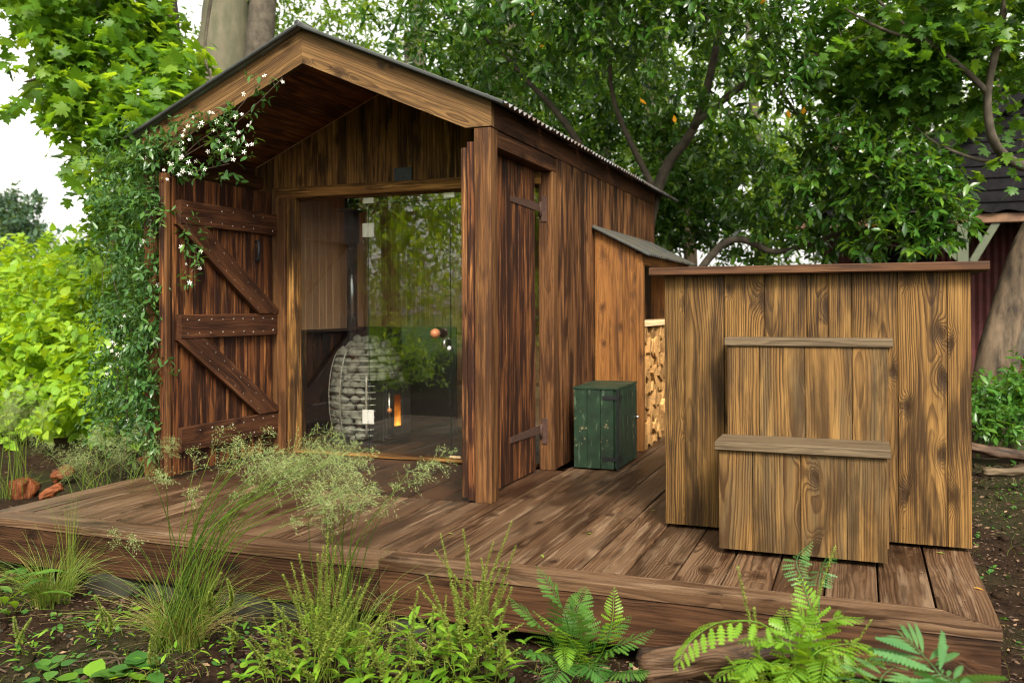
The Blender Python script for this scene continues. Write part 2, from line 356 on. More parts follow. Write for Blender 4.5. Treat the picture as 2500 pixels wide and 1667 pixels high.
M_ROCK = plain('mossy stone', (0.0248, 0.0209, 0.0154), .9, .2, 0, 6, .4, .8, col2=(0.0121, 0.0143, 0.0060))
M_BARN = plain('black tarred boards', (.0065, .006, .0065), .85, .08, 0, 8, .4)
M_BARNRED = plain('red painted sheeting', (.055, .012, .011), .7, .3, 0, 4, .35)
M_PALEGREEN = plain('pale green paint', (.060, .070, .038), .6, .4, 0, 10, .12)
M_BROWNBEAM = plain('brown beam', (.13, .070, .038), .75, .3, 0, 6, .3)
M_BARK = plain('grey beech bark', (.105, .092, .062), .9, .1, 0, 5.5, .3, .5, col2=(.058, .060, .036), stretch=.35)
M_BARK2 = plain('dark bark', (.055, .045, .032), .9, .2, 0, 9, .4, .8)
M_BARK3 = plain('pale flaking bark', (.130, .092, .058), .9, .15, 0, 11.0, .5, 1.0, col2=(.026, .020, .014), stretch=.22)
M_ROT = plain('rotten orange wood', (.17, .052, .020), .95, .1, 0, 16, .6, 1.0, col2=(.050, .015, .008))
M_WOODROT = plain('decayed log wood', (.105, .058, .030), .95, .1, 0, 9, .5, 1.0, col2=(.020, .011, .008))
M_KNOB = plain('turned wood knob', (.40, .155, .060), .45, .5, 0, 30, .1)
M_WHITE = plain('white glazed knob', (.75, .74, .70), .2, .5, 0, 10, .02)
M_GREY = plain('grey box', (.025, .030, .034), .5, .4)
M_INNERDARK = plain('dark interior', (.05, .032, .022), .8, .2)
M_VINESTEM = plain('vine stem', (.050, .034, .021), .85, .2)
M_TWIG = plain('twig', (.055, .036, .023), .85, .2, 0, 20)
M_CHIP = plain('pale wood chip', (.38, .25, .14), .85, .2, 0, 30, .3)
M_PETAL = plain('white petal', (.78, .76, .66), .6, .3, 0, 10, .05)

def greenpaint():
    b = NB('flaking green paint'); tc = b.n('TexCoord').outputs['Object']; oi = b.n('ObjectInfo').outputs['Random']
    p = b.vm('ADD', tc, b.comb(b.math('MULTIPLY', oi, 7.0), 1.0, b.math('MULTIPLY', oi, 3.0)))
    n = b.noise(b.vm('MULTIPLY', p, (40, 40, 7)), 1.0, 4.0, .6); n2 = b.noise(p, 12.0, 3.0); n3 = b.noise(p, 34.0, 3.0, .55); area = b.noise(p, 5.5, 2.0)
    col = b.mix(b.mapr(n2, .3, .7), (.0032, .0105, .004), (.0085, .027, .010))
    col = b.mix(b.mapr(n, .6, .75, 0, .7), col, (.085, .125, .075))
    z = b.xyz(tc)[2]
    fl = b.math('MULTIPLY', b.mapr(n3, .60, .63), b.mapr(area, .56, .62))
    col = b.mix(fl, col, (.13, .105, .05))
    return b.out(b.pr(col, .5, b.bump(b.math('ADD', n, b.math('MULTIPLY', fl, -.6)), .4, .002), .4))
M_GREEN = greenpaint()

def glass():
    b = NB('window glass')
    fr = b.n('Fresnel'); fr.inputs['IOR'].default_value = 2.0
    bf = b.n('NewGeometry').outputs['Backfacing']
    fac = b.math('MULTIPLY', b.math('MULTIPLY', fr.outputs[0], 1.4), b.math('SUBTRACT', 1.0, bf), clamp=True)
    g = b.n('BsdfGlossy'); g.inputs['Roughness'].default_value = .0; g.inputs['Color'].default_value = (1, 1, 1, 1)
    t = b.n('BsdfTransparent'); t.inputs['Color'].default_value = (.985, .99, .965, 1)
    mx = b.n('MixShader'); b.t.links.new(fac, mx.inputs[0]); b.t.links.new(t.outputs[0], mx.inputs[1]); b.t.links.new(g.outputs[0], mx.inputs[2])
    return b.out(mx.outputs[0])
M_GLASS = glass()
M_EDGE = plain('dark glass edge', (.012, .02, .016), .2, .5)
def flame():
    b = NB('flame'); tc = b.n('TexCoord').outputs['Object']; x, y, z = b.xyz(tc)
    n = b.noise(b.vm('MULTIPLY', tc, (26, 26, 9)), 1.0, 3.0)
    h = b.math('ADD', z, b.math('MULTIPLY', b.math('SUBTRACT', n, .5), .22))
    f = b.mapr(h, -.14, .15, 1.0, 0.05)
    col = b.mix(f, (.55, .07, .004), (1.0, .36, .045))
    e = b.n('Emission'); b.set(e.inputs['Color'], col); b.set(e.inputs['Strength'], b.math('ADD', .03, b.math('MULTIPLY', b.math('POWER', f, 2.5), .55)))
    return b.out(e.outputs[0])
M_FLAME = flame()
def soilmat():
    b = NB('woodland soil'); tc = b.n('TexCoord').outputs['Object']
    n = b.noise(tc, 9.0, 6.0, .65); n2 = b.noise(tc, 60.0, 4.0, .7); n3 = b.noise(tc, 1.1, 3.0)
    col = b.mix(b.mapr(n, .3, .7), (.0085, .0050, .0032), (.032, .0185, .0105))
    col = b.mix(b.mapr(n2, .55, .75, 0, .6), col, (.060, .038, .023))
    col = b.mix(b.mapr(n3, .5, .66, 0, .35), col, (.030, .045, .014))
    d = b.vm('LENGTH', tc); far = b.mapr(d, 12.0, 22.0)
    col = b.mix(far, col, (.055, .105, .022))
    return b.out(b.pr(col, .85, b.bump(b.math('ADD', n, b.math('MULTIPLY', n2, .5)), 1.0, .04), .04))
M_SOIL = soilmat()
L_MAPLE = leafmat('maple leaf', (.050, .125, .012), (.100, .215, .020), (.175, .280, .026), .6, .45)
L_MAPLE2 = leafmat('darker maple leaf', (.026, .075, .010), (.055, .140, .016), (.115, .215, .022), .5, .4)  # maple leaf in deeper greens
L_LAUREL = leafmat('laurel leaf', (.010, .036, .006), (.034, .100, .011), (.110, .210, .020), .34, .26, spec=.42)
L_WOOD = leafmat('far woodland leaf', (.042, .100, .011), (.085, .170, .018), (.150, .235, .028), .55, .5)
L_BANK = leafmat('bank leaf', (.090, .190, .012), (.190, .340, .020), (.285, .410, .030), .45, .45)
L_JAS = leafmat('climber leaf', (.022, .062, .016), (.045, .112, .026), (.095, .175, .034), .3, .25)
L_WEED = leafmat('weed leaf', (.080, .190, .014), (.145, .290, .020), (.210, .345, .030), .45, .4)
L_SPIRE = leafmat('seed spire', (.150, .220, .030), (.210, .275, .045), (.260, .290, .060), .4, .6)
L_FERN = leafmat('fern', (.030, .105, .016), (.055, .150, .022), (.085, .185, .025), .4, .5)
L_FERNB = leafmat('bright fern', (.095, .215, .016), (.140, .275, .020), (.185, .310, .025), .45, .45)
L_FERNC = leafmat('cool fern', (.050, .150, .045), (.085, .200, .058), (.115, .230, .062), .38, .45)
L_GRASS = leafmat('grass blade', (.060, .115, .014), (.125, .180, .022), (.260, .190, .060), .35, .5)
L_STRAW = leafmat('straw blade', (.130, .120, .035), (.230, .175, .065), (.330, .250, .110), .3, .6, tgain=1.0)
L_PAN = leafmat('grass panicle', (.120, .180, .050), (.185, .235, .080), (.29, .29, .13), .35, .6, tgain=1.1)
L_LITTER = leafmat('leaf litter', (.045, .026, .016), (.11, .065, .036), (.26, .165, .09), .1, .8, tgain=.9)
L_DARKTREE = leafmat('bluish tree leaf', (.035, .075, .045), (.055, .105, .060), (.080, .135, .075), .4, .5)
L_YELLOW = leafmat('yellowed leaf', (.50, .26, .03), (.56, .30, .035), (.60, .36, .05), .4, .5)

# ================================================================== GROUND
def gz(x, y):
    """height of the woodland floor"""
    d = math.hypot(x-2.1, y+5.1)
    t = min(1, max(0, (y+.5)/4)); base = -.35 + .13*t*t*(3-2*t)
    tl = min(1, max(0, (-2.6-x)/2.5)); base += .10*tl
    n = mnoise.noise(Vector((x*.9, y*.9, 3.1)))*.05 + mnoise.noise(Vector((x*3.1, y*3.1, 1.7)))*.018
    return base + n
def ground():
    xs = np.concatenate([[-160, -90, -50, -30, -20, -14, -10], np.arange(-8, 8.01, .16), [10, 14, 20, 30, 50, 90, 160]])
    ys = np.concatenate([[-160, -90, -50, -30, -20, -14, -10, -8], np.arange(-6, 9.01, .16), [11, 14, 20, 30, 50, 90, 160]])
    V = [(x, y, gz(x, y)) for y in ys for x in xs]; n = len(xs)
    Fc = [(j*n+i, j*n+i+1, (j+1)*n+i+1, (j+1)*n+i) for j in range(len(ys)-1) for i in range(n-1)]
    m = mesh_py('ground', V, Fc, M_SOIL, True)
    tag(part('ground', m), 'dark woodland soil under and around the deck', None, None, 'structure')
ground()

# ================================================================== DECK
DX0, DX1, DY0 = -2.709, 2.602, -1.331
deck = thing('timber_deck', 'low brown timber deck platform carrying the sauna cabin', 'deck', (0, 1.5, -.25))
BT = .042
def deckboard(x, y0, y1, w_, mat):
    board('deck_board', (x, y0, -BT/2), (x, y1, -BT/2), (1, 0, 0), w_, BT, mat, deck, .004, .0015)
pitch = .2115
x = 2.390 - pitch/2
while x > -2.55:
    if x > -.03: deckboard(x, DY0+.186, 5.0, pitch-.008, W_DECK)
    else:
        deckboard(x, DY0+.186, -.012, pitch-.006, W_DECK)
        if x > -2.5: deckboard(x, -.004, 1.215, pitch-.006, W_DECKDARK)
    x -= pitch
x += pitch/2; wl = x-.006-(DX0+.166)
if wl > .02: deckboard(DX0+.166+wl/2, DY0+.186, -.012, wl, W_DECK)
# border boards with mitred corners
def flat(pts, mat, axis, nm='border_board'):
    prism(nm, [(a, b_, 0.0) for a, b_ in pts], (0, 0, -BT), axis, mat, deck)
flat([(DX0, DY0), (-.034, DY0), (-.034, DY0+.18), (DX0+.18, DY0+.18)], W_DECK, (1, 0, 0))
flat([(-.030, DY0), (DX1, DY0), (DX1-.206, DY0+.18), (-.030, DY0+.18)], W_DECK, (1, 0, 0))
flat([(DX1, DY0+.005), (DX1, 5.0), (DX1-.206, 5.0), (DX1-.206, DY0+.186)], W_DECK, (0, 1, 0))
flat([(DX0, DY0+.005), (DX0+.16, DY0+.186), (DX0+.16, -.012), (DX0, -.012)], W_DECK, (0, 1, 0))
# fascia boards a little behind the board edge
for x0, x1 in ((DX0+.006, -.035), (-.031, DX1-.006)):
    board('fascia_board', (x0, DY0+.026, -.150), (x1, DY0+.026, -.150), (0, 0, 1), .206, .04, W_FASCIA, deck, .004)
board('fascia_board', (DX1-.027, DY0+.05, -.150), (DX1-.027, 5.0, -.150), (0, 0, 1), .206, .04, W_FASCIA, deck, .004)
board('fascia_board', (DX0+.027, DY0+.05, -.150), (DX0+.027, 5.0, -.150), (0, 0, 1), .206, .04, W_FASCIA, deck, .004)
for y in (-.6, .5, 1.6, 2.7, 3.8):
    board('joist', (DX0+.06, y, -.135), (DX1-.06, y, -.135), (0, 0, 1), .17, .05, W_FASCIA, deck, .003)

# ================================================================== SAUNA CABIN
XR_, XL_, XC = 0.0, -2.721, -1.3606          # right and left outer faces, ridge
YB, YW, YR = 0.0, 1.206, 4.68                # barge, glazed front, back
SL = math.atan2(3.060-2.464, 1.3606); TS = math.tan(SL)
cabin = thing('sauna_cabin', 'brown timber sauna cabin with gabled porch and glass front', 'sauna cabin', (XC, 2.4, 0))
A = dict(parent=cabin)
# posts
for xc in (XR_-.057, XL_+.057):
    board('porch_post', (xc, .057, .001), (xc, .057, 2.308), (1, 0, 0), .113, .113, W_POST, cabin, .004)
# barge boards (the two sides meet on a plumb cut)
ZT, ZB = 3.060, 2.838
prism('barge_board', [(XC, YB, ZB), (-.169, YB, 2.316), (XR_+.005, YB, 2.316), (XR_+.005, YB, 2.464), (XC, YB, ZT)], (0, .045, 0), (math.cos(SL), 0, -math.sin(SL)), W_BARGE, cabin)
prism('barge_board', [(XC-.001, YB, ZB), (XC-.001, YB, ZT), (XL_-.005, YB, 2.464), (XL_-.005, YB, 2.316), (XL_+.169, YB, 2.316)], (0, .045, 0), (math.cos(SL), 0, math.sin(SL)), W_BARGE, cabin)
# eaves fascia along both sides
for sx, xf in ((1, XR_-.014), (-1, XL_+.014)):
    board('eaves_board', (xf, .047, 2.387), (xf, YR+.02, 2.387), (0, 0, 1), .150, .030, W_RAIL, cabin, .003)
    xb = XR_-.058 if sx > 0 else XL_+.058
    board('porch_beam', (xb, .116, 2.258), (xb, YW+.09, 2.258), (0, 0, 1), .106, .095, W_RAIL, cabin, .004)
# soffit boards inside the porch and above the room
for sx in (1, -1):
    n = 9; Ls = 1.34/math.cos(SL)
    for k in range(n):
        s0, s1 = k*Ls/n, (k+1)*Ls/n; sc_ = (s0+s1)/2
        xx = XC + sx*math.cos(SL)*sc_; zz = 2.985 - math.sin(SL)*sc_
        board('soffit_board', (xx, .05, zz), (xx, YW+.04, zz), (math.cos(SL), 0, -sx*math.sin(SL)), Ls/n-.003, .02, W_SOFFIT, cabin, .002, .001)
# roof sheets, corrugated with the flutes running down the slope
def roof_sheet_mesh(name, wy, ls, mat, per=.085, amp=.0125, th=.0016):
    ny = int(wy/per*8); V, Fc = [], []
    for side in (0, 1):
        for j in range(2):
            for i in range(ny+1):
                yy = i/ny*wy; V.append((ls*j, yy, amp*math.sin(2*math.pi*yy/per)-side*th))
    N = (ny+1)
    for i in range(ny):
        Fc.append((i, N+i, N+i+1, i+1)); Fc.append((2*N+i, 2*N+i+1, 3*N+i+1, 3*N+i))
        Fc.append((N+i, 3*N+i, 3*N+i+1, N+i+1)); Fc.append((i, i+1, 2*N+i+1, 2*N+i))
    return mesh_py(name, V, Fc, mat, False)
RS = roof_sheet_mesh('roof_sheet', .91, 1.36/math.cos(SL)+.135, M_ROOF)
for sx in (1, -1):
    for k in range(6):
        y0 = -.045 + k*.912
        z_ax = Vector((sx*math.cos(SL), 0, -math.sin(SL))); y_ax = Vector((0, 1, 0)); n_ax = z_ax.cross(y_ax)
        if n_ax.z < 0: n_ax = -n_ax
        Mx = Matrix((z_ax, y_ax, n_ax)).transposed().to_4x4(); Mx.translation = Vector((XC, y0, 3.060+.022+.0008*(k % 2)))
        part('roof_sheet', RS, cabin, Mx)
    s = Vector((sx*math.cos(SL), 0, -math.sin(SL)))
    p0 = Vector((XC, -.052, 3.078)) ; p1 = p0 + s*(1.36/math.cos(SL)+.115)
    board('verge_trim', p0, p1, (0, 1, 0), .03, .026, M_VERGE, cabin, .008)
tube('ridge_cap', [(XC, -.06, 3.088), (XC, YR+.75, 3.088)], .022, M_VERGE, cabin, 8)
# rafters under the sheets fill the gap between soffit and metal
for sx in (1, -1):
    for y in (1.5, 2.6, 3.7, 4.6):
        s = Vector((sx*math.cos(SL), 0, -math.sin(SL))); p0 = Vector((XC+sx*.01, y, 3.02))
        board('rafter', p0, p0+s*1.42, (0, 1, 0), .05, .07, M_INNERDARK, cabin)
    n = 9
    s = Vector((sx*math.cos(SL), 0, -math.sin(SL)))
    pa = Vector((XC, YW+.05, 2.975)); pb = pa + s*1.44
    prism('ceiling_panel', [pa, pb, pb+Vector((0, YR-YW-.08, 0)), pa+Vector((0, YR-YW-.08, 0))], (0, 0, .02), (0, 1, 0), W_CEDAR, cabin)

# side wall, right: a sheathing with every board its own part
def rz(x): return 3.040 - abs(x-XC)*TS
sw = part('side_wall', bar_mesh(YR-YW-.12, .02, 2.27, M_INNERDARK, .001, 'side_wall'), cabin, frame((0, 0, 1), (0, 1, 0), ((XR_-.045), (YW+.1+YR)/2, 1.14)))
y = YW+.094
ws = [.10, .17, .15, .16, .14, .17, .15, .16, .15, .17, .14, .16, .15, .17, .16, .15, .16, .15, .16, .16, .15, .16]
for wd in ws:
    w2 = min(wd, YR-y)
    if w2 < .03: break
    board('plank', (XR_-.018, y+w2/2, .004), (XR_-.018, y+w2/2, 2.314), (0, 1, 0), w2-.003, .022, W_CABIN, sw, .003, .0025)
    y += w2
lw = part('side_wall', bar_mesh(YR-YW-.12, .02, 2.27, M_INNERDARK, .001, 'side_wall'), cabin, frame((0, 0, 1), (0, 1, 0), ((XL_+.045), (YW+.1+YR)/2, 1.14)))
y = YW+.1
while y < YR-.05:
    board('plank', (XL_+.018, y+.08, .004), (XL_+.018, y+.08, 2.314), (0, 1, 0), .157, .022, W_CABIN, lw, .003, .0025); y += .16
bw = part('back_wall', bar_mesh(2.6, .02, 2.3, M_INNERDARK, .001, 'back_wall'), cabin, frame((0, 0, 1), (1, 0, 0), (XC, YR-.045, 1.15)))
for k in range(17):
    xx = XL_+.08+k*.16; board('plank', (xx, YR-.014, .004), (xx, YR-.014, rz(xx)-.07), (1, 0, 0), .157, .022, W_CABIN, bw, .003, .002)
# front of the room: corner posts, frame, header, gable boards
board('corner_post', (-.062, YW+.057, .002), (-.062, YW+.057, 2.203), (1, 0, 0), .116, .113, W_POST, cabin, .004)
board('corner_post', (XL_+.14, YW+.057, .002), (XL_+.14, YW+.057, 2.203), (1, 0, 0), .27, .113, W_POST, cabin, .004)
board('frame_board', (-2.380, YW-.012, .002), (-2.380, YW-.012, 2.117), (1, 0, 0), .088, .05, W_POST, cabin, .005)
board('frame_board', (-2.302, YW+.045, .002), (-2.302, YW+.045, 2.117), (1, 0, 0), .064, .12, W_GABLE, cabin, .005)
board('header_beam', (-2.43, YW+.02, 2.160), (-.10, YW+.02, 2.160), (0, 0, 1), .085, .075, W_GABLE, cabin, .005)
board('header_beam', (-2.43, YW+.075, 2.128), (-.10, YW+.075, 2.128), (0, 0, 1), .05, .05, W_POST, cabin, .005)
board('threshold', (-2.27, YW+.085, .012), (-.17, YW+.085, .012), (0, 1, 0), .10, .022, W_GABLE, cabin, .003)
gw = part('gable_wall', mesh_py('gable_wall', [(-1.30, 0, 0), (1.30, 0, 0), (1.30, 0, .05), (0, 0, .05+1.30*TS), (-1.30, 0, .05)], [(0, 1, 2, 3, 4)], M_INNERDARK), cabin, Matrix.Translation((XC, YW+.075, 2.20)))
xx = XL_+.03; k = 0
gws = [.115, .135, .12, .145, .11, .13, .14, .12, .125, .115]
while xx < XR_-.05:
    w2 = gws[k % 10]; x0, x1 = xx, min(xx+w2-.003, XR_-.03); k += 1; xx += w2
    dy = rnd.uniform(-.002, .002); top = lambda q: rz(q)-.070
    pts = [(x0, YW+.05+dy, 2.2035), (x1, YW+.05+dy, 2.2035), (x1, YW+.05+dy, top(x1))]
    if x0 < XC < x1: pts.append((XC, YW+.05+dy, top(XC)))
    pts.append((x0, YW+.05+dy, top(x0)))
    if top(x0) > 2.22 or top(x1) > 2.22: prism('plank', pts, (0, .02, 0), (0, 0, 1), W_GABLE, gw)
box('vent_box', (-1.350, YW+.030, 2.200), (-1.190, YW+.0475, 2.312), M_GREY, cabin)

# glass front: fixed lights, door, transom, plates, knob
GY = YW+.088
def g(px, py): return on(px, py, 1, GY-.006)
def pane(name, x0, x1, z0, z1, parent=cabin):
    return box(name, (x0, GY-.004, z0), (x1, GY+.004, z1), M_GLASS, parent, .0005)
def edge(x0, x1, z0, z1, parent):
    box('pane_edge', (x0, GY-.0046, z0), (x1, GY+.0046, z1), M_EDGE, parent, .0004)
xs_ = g(900, 700).x; xd = g(1099, 700).x; zt = g(1000, 493).z
fl_ = pane('glass_panel', -2.268, xs_-.003, .026, 2.10); edge(xs_-.0028, xs_-.0006, .026, 2.10, fl_)
fr_ = pane('glass_panel', xd+.004, -.124, .026, 2.10)
tr_ = pane('transom_glass', xs_+.002, xd-.001, zt+.006, 2.10)
dr = pane('glass_door', xs_+.002, xd-.002, .034, zt)
edge(xd-.0016, xd+.0034, .034, 2.10, dr); edge(xs_+.002, xd-.002, zt+.0004, zt+.0056, dr)
for py, hw, hh in ((562, .052, .056), (1017, .052, .056)):
    c = g(899, py); hg = box('door_hinge', (c.x-hw, GY-.012, c.z-hh), (c.x-.003, GY-.005, c.z+hh), M_PLATE, dr)
    box('hinge_leaf', (c.x+.003, GY-.0125, c.z-hh), (c.x+hw, GY-.005, c.z+hh), M_PLATE, hg)
    box('hinge_knuckle', (c.x+.002, GY-.016, c.z-.028), (c.x+.026, GY-.0128, c.z+.028), M_PLATE, hg)
for px, py, hw, hh, m_ in ((900, 490, .046, .022, M_PLATE), (1097, 471, .048, .024, M_PLATE), (1112, 1122, .045, .008, W_RAW)):
    c = g(px, py); cz = min(c.z, 2.085) if py < 600 else .04
    box('glass_clip', (c.x-hw, GY-.013, cz-hh), (c.x+hw, GY-.005, cz+hh), m_, tr_ if py < 600 else fr_)
c = g(1072, 812)
kb = part('door_knob', lathe_mesh('door_knob', [(.004, -.040), (.020, -.036), (.034, -.02), (.039, 0), (.034, .02), (.020, .036), (.004, .040)], M_KNOB, 18), dr, Matrix.Translation((c.x, GY-.075, c.z-.004)) @ Matrix.Rotation(math.pi/2, 4, 'X'))
tube('knob_stem', [(c.x, GY-.045, c.z-.004), (c.x, GY-.004, c.z-.004)], .008, M_STEEL, kb, 8)
c = g(1090, 838)
tube('door_handle', [(c.x, GY-.008, c.z+.03), (c.x, GY-.04, c.z+.028), (c.x, GY-.046, c.z), (c.x, GY-.04, c.z-.035)], .011, M_STEEL, dr, 10)
c = g(1100, 850)
part('white_knob', lathe_mesh('white_knob', [(.003, -.018), (.013, -.013), (.019, 0), (.013, .013), (.003, .018)], M_WHITE, 14), dr, Matrix.Translation((c.x, GY-.03, c.z)) @ Matrix.Rotation(math.pi/2, 4, 'X'))

# inside the room: floor, cedar lining, heat shield, benches
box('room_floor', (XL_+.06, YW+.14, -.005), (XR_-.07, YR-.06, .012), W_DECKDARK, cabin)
xw = XL_+.060
y = YW+.15
while y < YR-.1:
    board('lining_board', (xw, y+.05, .014), (xw, y+.05, 2.36), (0, 1, 0), .112, .014, W_CEDAR, cabin, .003, .001); y += .116
for k in range(22):
    xx = XL_+.12+k*.116
    if xx < XR_-.08: board('lining_board', (xx, YR-.075, .014), (xx, YR-.075, rz(xx)-.10), (1, 0, 0), .112, .014, W_CEDAR, cabin, .003, .001)
y = YW+.15
while y < YR-.1:
    board('lining_board', (XR_-.066, y+.05, .014), (XR_-.066, y+.05, 2.36), (0, 1, 0), .112, .014, W_CEDAR, cabin, .003, .001); y += .116
box('heat_shield', (xw+.012, YW+.22, .014), (xw+.022, 2.86, 1.006), M_SHIELD, cabin)
box('heat_shield', (xw+.03, 2.62, .014), (-1.45, 2.64, 1.02), M_SHIELD, cabin)
for (y0, y1, z) in ((3.05, 3.55, .44), (3.55, 4.50, .92)):
    for k in range(int((y1-y0)/.12)):
        box('bench_slat', (-2.55, y0+k*.12, z-.03), (-.09, y0+k*.12+.11, z), W_RAW, cabin, .003, 0)
    box('bench_front', (-2.55, y0-.028, z-.11), (-.09, y0-.002, z), W_RAW, cabin, .003, 0)
    board('bench_riser', (-2.5, y0+.06, z/2-.02), (-.12, y0+.06, z/2-.02), (0, 0, 1), z-.06, .02, W_CEDAR, cabin)

# ---- plank doors with rails and braces
def plank_door(xin, xout, y0, y1, zb, ztp, sgn, label):
    """leaf in a plane x = const; sgn = +1 when the braced face looks to +x"""
    d_ = part('plank_door', bar_mesh(y1-y0-.02, .006, ztp-zb-.02, M_INNERDARK, .001, 'plank_door'), cabin, frame((0, 0, 1), (0, 1, 0), ((xin+xout)/2, (y0+y1)/2, (zb+ztp)/2)))
    d_['label'] = label
    ws = [.085, .12, .105, .125, .11, .12, .115, .12, .11, .125, .115, .12]; y = y0; k = 0
    while y < y1-.02:
        w2 = min(ws[k % 12], y1-y); k += 1
        board('plank', ((xin+xout)/2, y+w2/2, zb), ((xin+xout)/2, y+w2/2, ztp), (0, 1, 0), w2-.003, abs(xout-xin), W_DOOR, d_, .003, .002)
        y += w2
    return d_
XD = -2.452
ld = plank_door(XD-.045, XD, -.09, 1.168, .018, 2.158, 1, 'left plank door opened flat against the porch side, braces showing')
xf = XD+.0225
def dp(px, py): return on(px, py, 0, XD+.03)
def rail(pA, pB, wd, nm='door_rail', y0=.04, y1=1.165, th=.042):
    pa, pb = dp(*pA), dp(*pB)
    if nm == 'door_rail':
        pa, pb = Vector((XD+.0225, y0, pa.z)), Vector((XD+.0225, y1, pb.z))
    else:
        pa.x = pb.x = XD+.0205
    board(nm, pa, pb, (0, 1, 0) if nm == 'x' else (pb-pa).cross(Vector((1, 0, 0))), wd, th, W_RAIL, ld, .005)
    return pa, pb
zt_ = (dp(430, 485).z+dp(430, 548).z)/2; zm_ = (dp(430, 772).z+dp(430, 825).z)/2; zb_ = (dp(430, 1048).z+dp(430, 1106).z)/2
for z_ in (zt_, zm_, zb_):
    board('door_rail', (XD+.0225, .035, z_), (XD+.0225, 1.166, z_), (0, 0, 1), .175, .042, W_RAIL, ld, .006)
for za, zb2 in ((zt_-.09, zm_+.10), (zm_-.09, zb_+.10)):
    pa, pb = Vector((XD+.020, .16, za-.02)), Vector((XD+.020, 1.02, zb2+.02))
    dv = pb-pa; nv = dv.cross(Vector((1, 0, 0))).normalized()*.085
    top, bot = za, zb2-.008
    def clipz(p, z): t = (z-p.z)/dv.z; return p+dv*t
    prism('door_brace', [clipz(pa-nv, top), clipz(pa+nv, top), clipz(pb+nv, bot), clipz(pb-nv, bot)], (.037, 0, 0), dv, W_RAIL, ld)
box('door_stile', (XD+.001, -.088, .02), (XD+.020, -.048, 2.156), W_POST, ld)
h0 = dp(631, 612); 
tube('door_handle', [(XD+.004, h0.y, h0.z+.075), (XD+.030, h0.y, h0.z+.078), (XD+.034, h0.y, h0.z), (XD+.030, h0.y, h0.z-.078), (XD+.004, h0.y, h0.z-.075)], .014, M_BLACKIRON, ld, 8)
nails = []
for z_ in (zt_, zm_, zb_):
    for k in range(9):
        for dz in (-.05, .05):
            if rnd.random() < .75:
                V, T = tube_arrays([(XD+.042, .1+k*.125+rnd.uniform(-.015, .015), z_+dz+rnd.uniform(-.012, .012)), (XD+.0455, .1+k*.125, z_+dz)], .0024, 5); nails.append((V, T))
for za, zb2 in ((zt_-.09, zm_+.10), (zm_-.09, zb_+.10)):
    for k in range(1, 9):
        t = k/9.
        for dn in (-.05, .05):
            p = Vector((XD+.056, .16+.86*t+dn*.65, za+(zb2-za)*t+dn*.6))
            nails.append(tube_arrays([p-Vector((.003, 0, 0)), p+Vector((.0028, 0, 0))], .0024, 5))
V, T = join(nails); nl = part('nail_heads', mesh_np('nail_heads', V, T, M_PLATE), ld); nl['kind'] = 'stuff'

XE = -.113
rd = plank_door(XE-.042, XE, -.012, 1.108, .012, 2.225, -1, 'right plank door seen edge-on beside the front post')
for z_ in (2.0, 1.13, .24):
    board('door_rail', (XE-.063, .06, z_), (XE-.063, 1.10, z_), (0, 0, 1), .175, .038, W_RAIL, rd, .006)
board('door_stile', (XE-.063, .008, .03), (XE-.063, .008, 2.19), (0, 1, 0), .045, .038, W_CABIN, rd, .005)
# strap hinges on the outer face
for zc, y_ in ((1.90, .60), (.27, .60)):
    a = on(1247, 485 if zc > 1 else 1073, 0, XE+.006); b_ = on(1303, 503 if zc > 1 else 1057, 0, XE+.006)
    hz = (a.z+b_.z)/2
    hh = prism('strap_hinge', [(XE+.0008, a.y, hz-.016), (XE+.0008, a.y, hz+.022), (XE+.0008, 1.108, hz+.032), (XE+.0008, 1.108, hz-.028)], (.007, 0, 0), (0, 1, 0), M_IRON, rd)
    hh['label'] = 'upper rusty strap hinge' if zc > 1 else 'lower rusty strap hinge'
    box('hinge_arm', (XE-.001, 1.1085, hz-.028), (XE+.0065, 1.197, hz+.030), M_IRON, hh)
    tube('hinge_pin', [(XE+.012, 1.195, hz-.062), (XE+.012, 1.195, hz+.042)], .011, M_IRON, hh, 8)
    box('hinge_plate', (XE+.016, 1.198, hz-.105), (XE+.060, 1.2052, hz+.085), M_IRON, hh)

# ---- stove standing in the room
SX, SY = -2.075, 2.06
stove = thing('sauna_stove', 'pebble filled sauna stove in a wire cage behind the glass', 'sauna stove', (SX, SY, .014))
part('stove_body', lathe_mesh('stove_body', [(.20, .0), (.24, .05), (.25, .30), (.24, .60), (.18, .78), (.06, .82)], M_DARK, 24), stove, Matrix.Translation((SX, SY, .014)))
part('base_plate', lathe_mesh('base_plate', [(.37, 0), (.37, .012)], M_DARK, 28, False), stove, Matrix.Translation((SX, SY, .0135)))
def rprof(z):
    zs = [.03, .10, .25, .42, .58, .70, .80, .87, .92]; rs = [.270, .295, .320, .328, .315, .292, .250, .17, .05]
    return float(np.interp(z, zs, rs))
stm = [rock_mesh('stone', M_STONE, 3+k, 2, .16, (1, .88, .80), 1.2) for k in range(5)]
fdir = Vector((.90, -.43, 0)).normalized(); ns_ = 0
z = .055
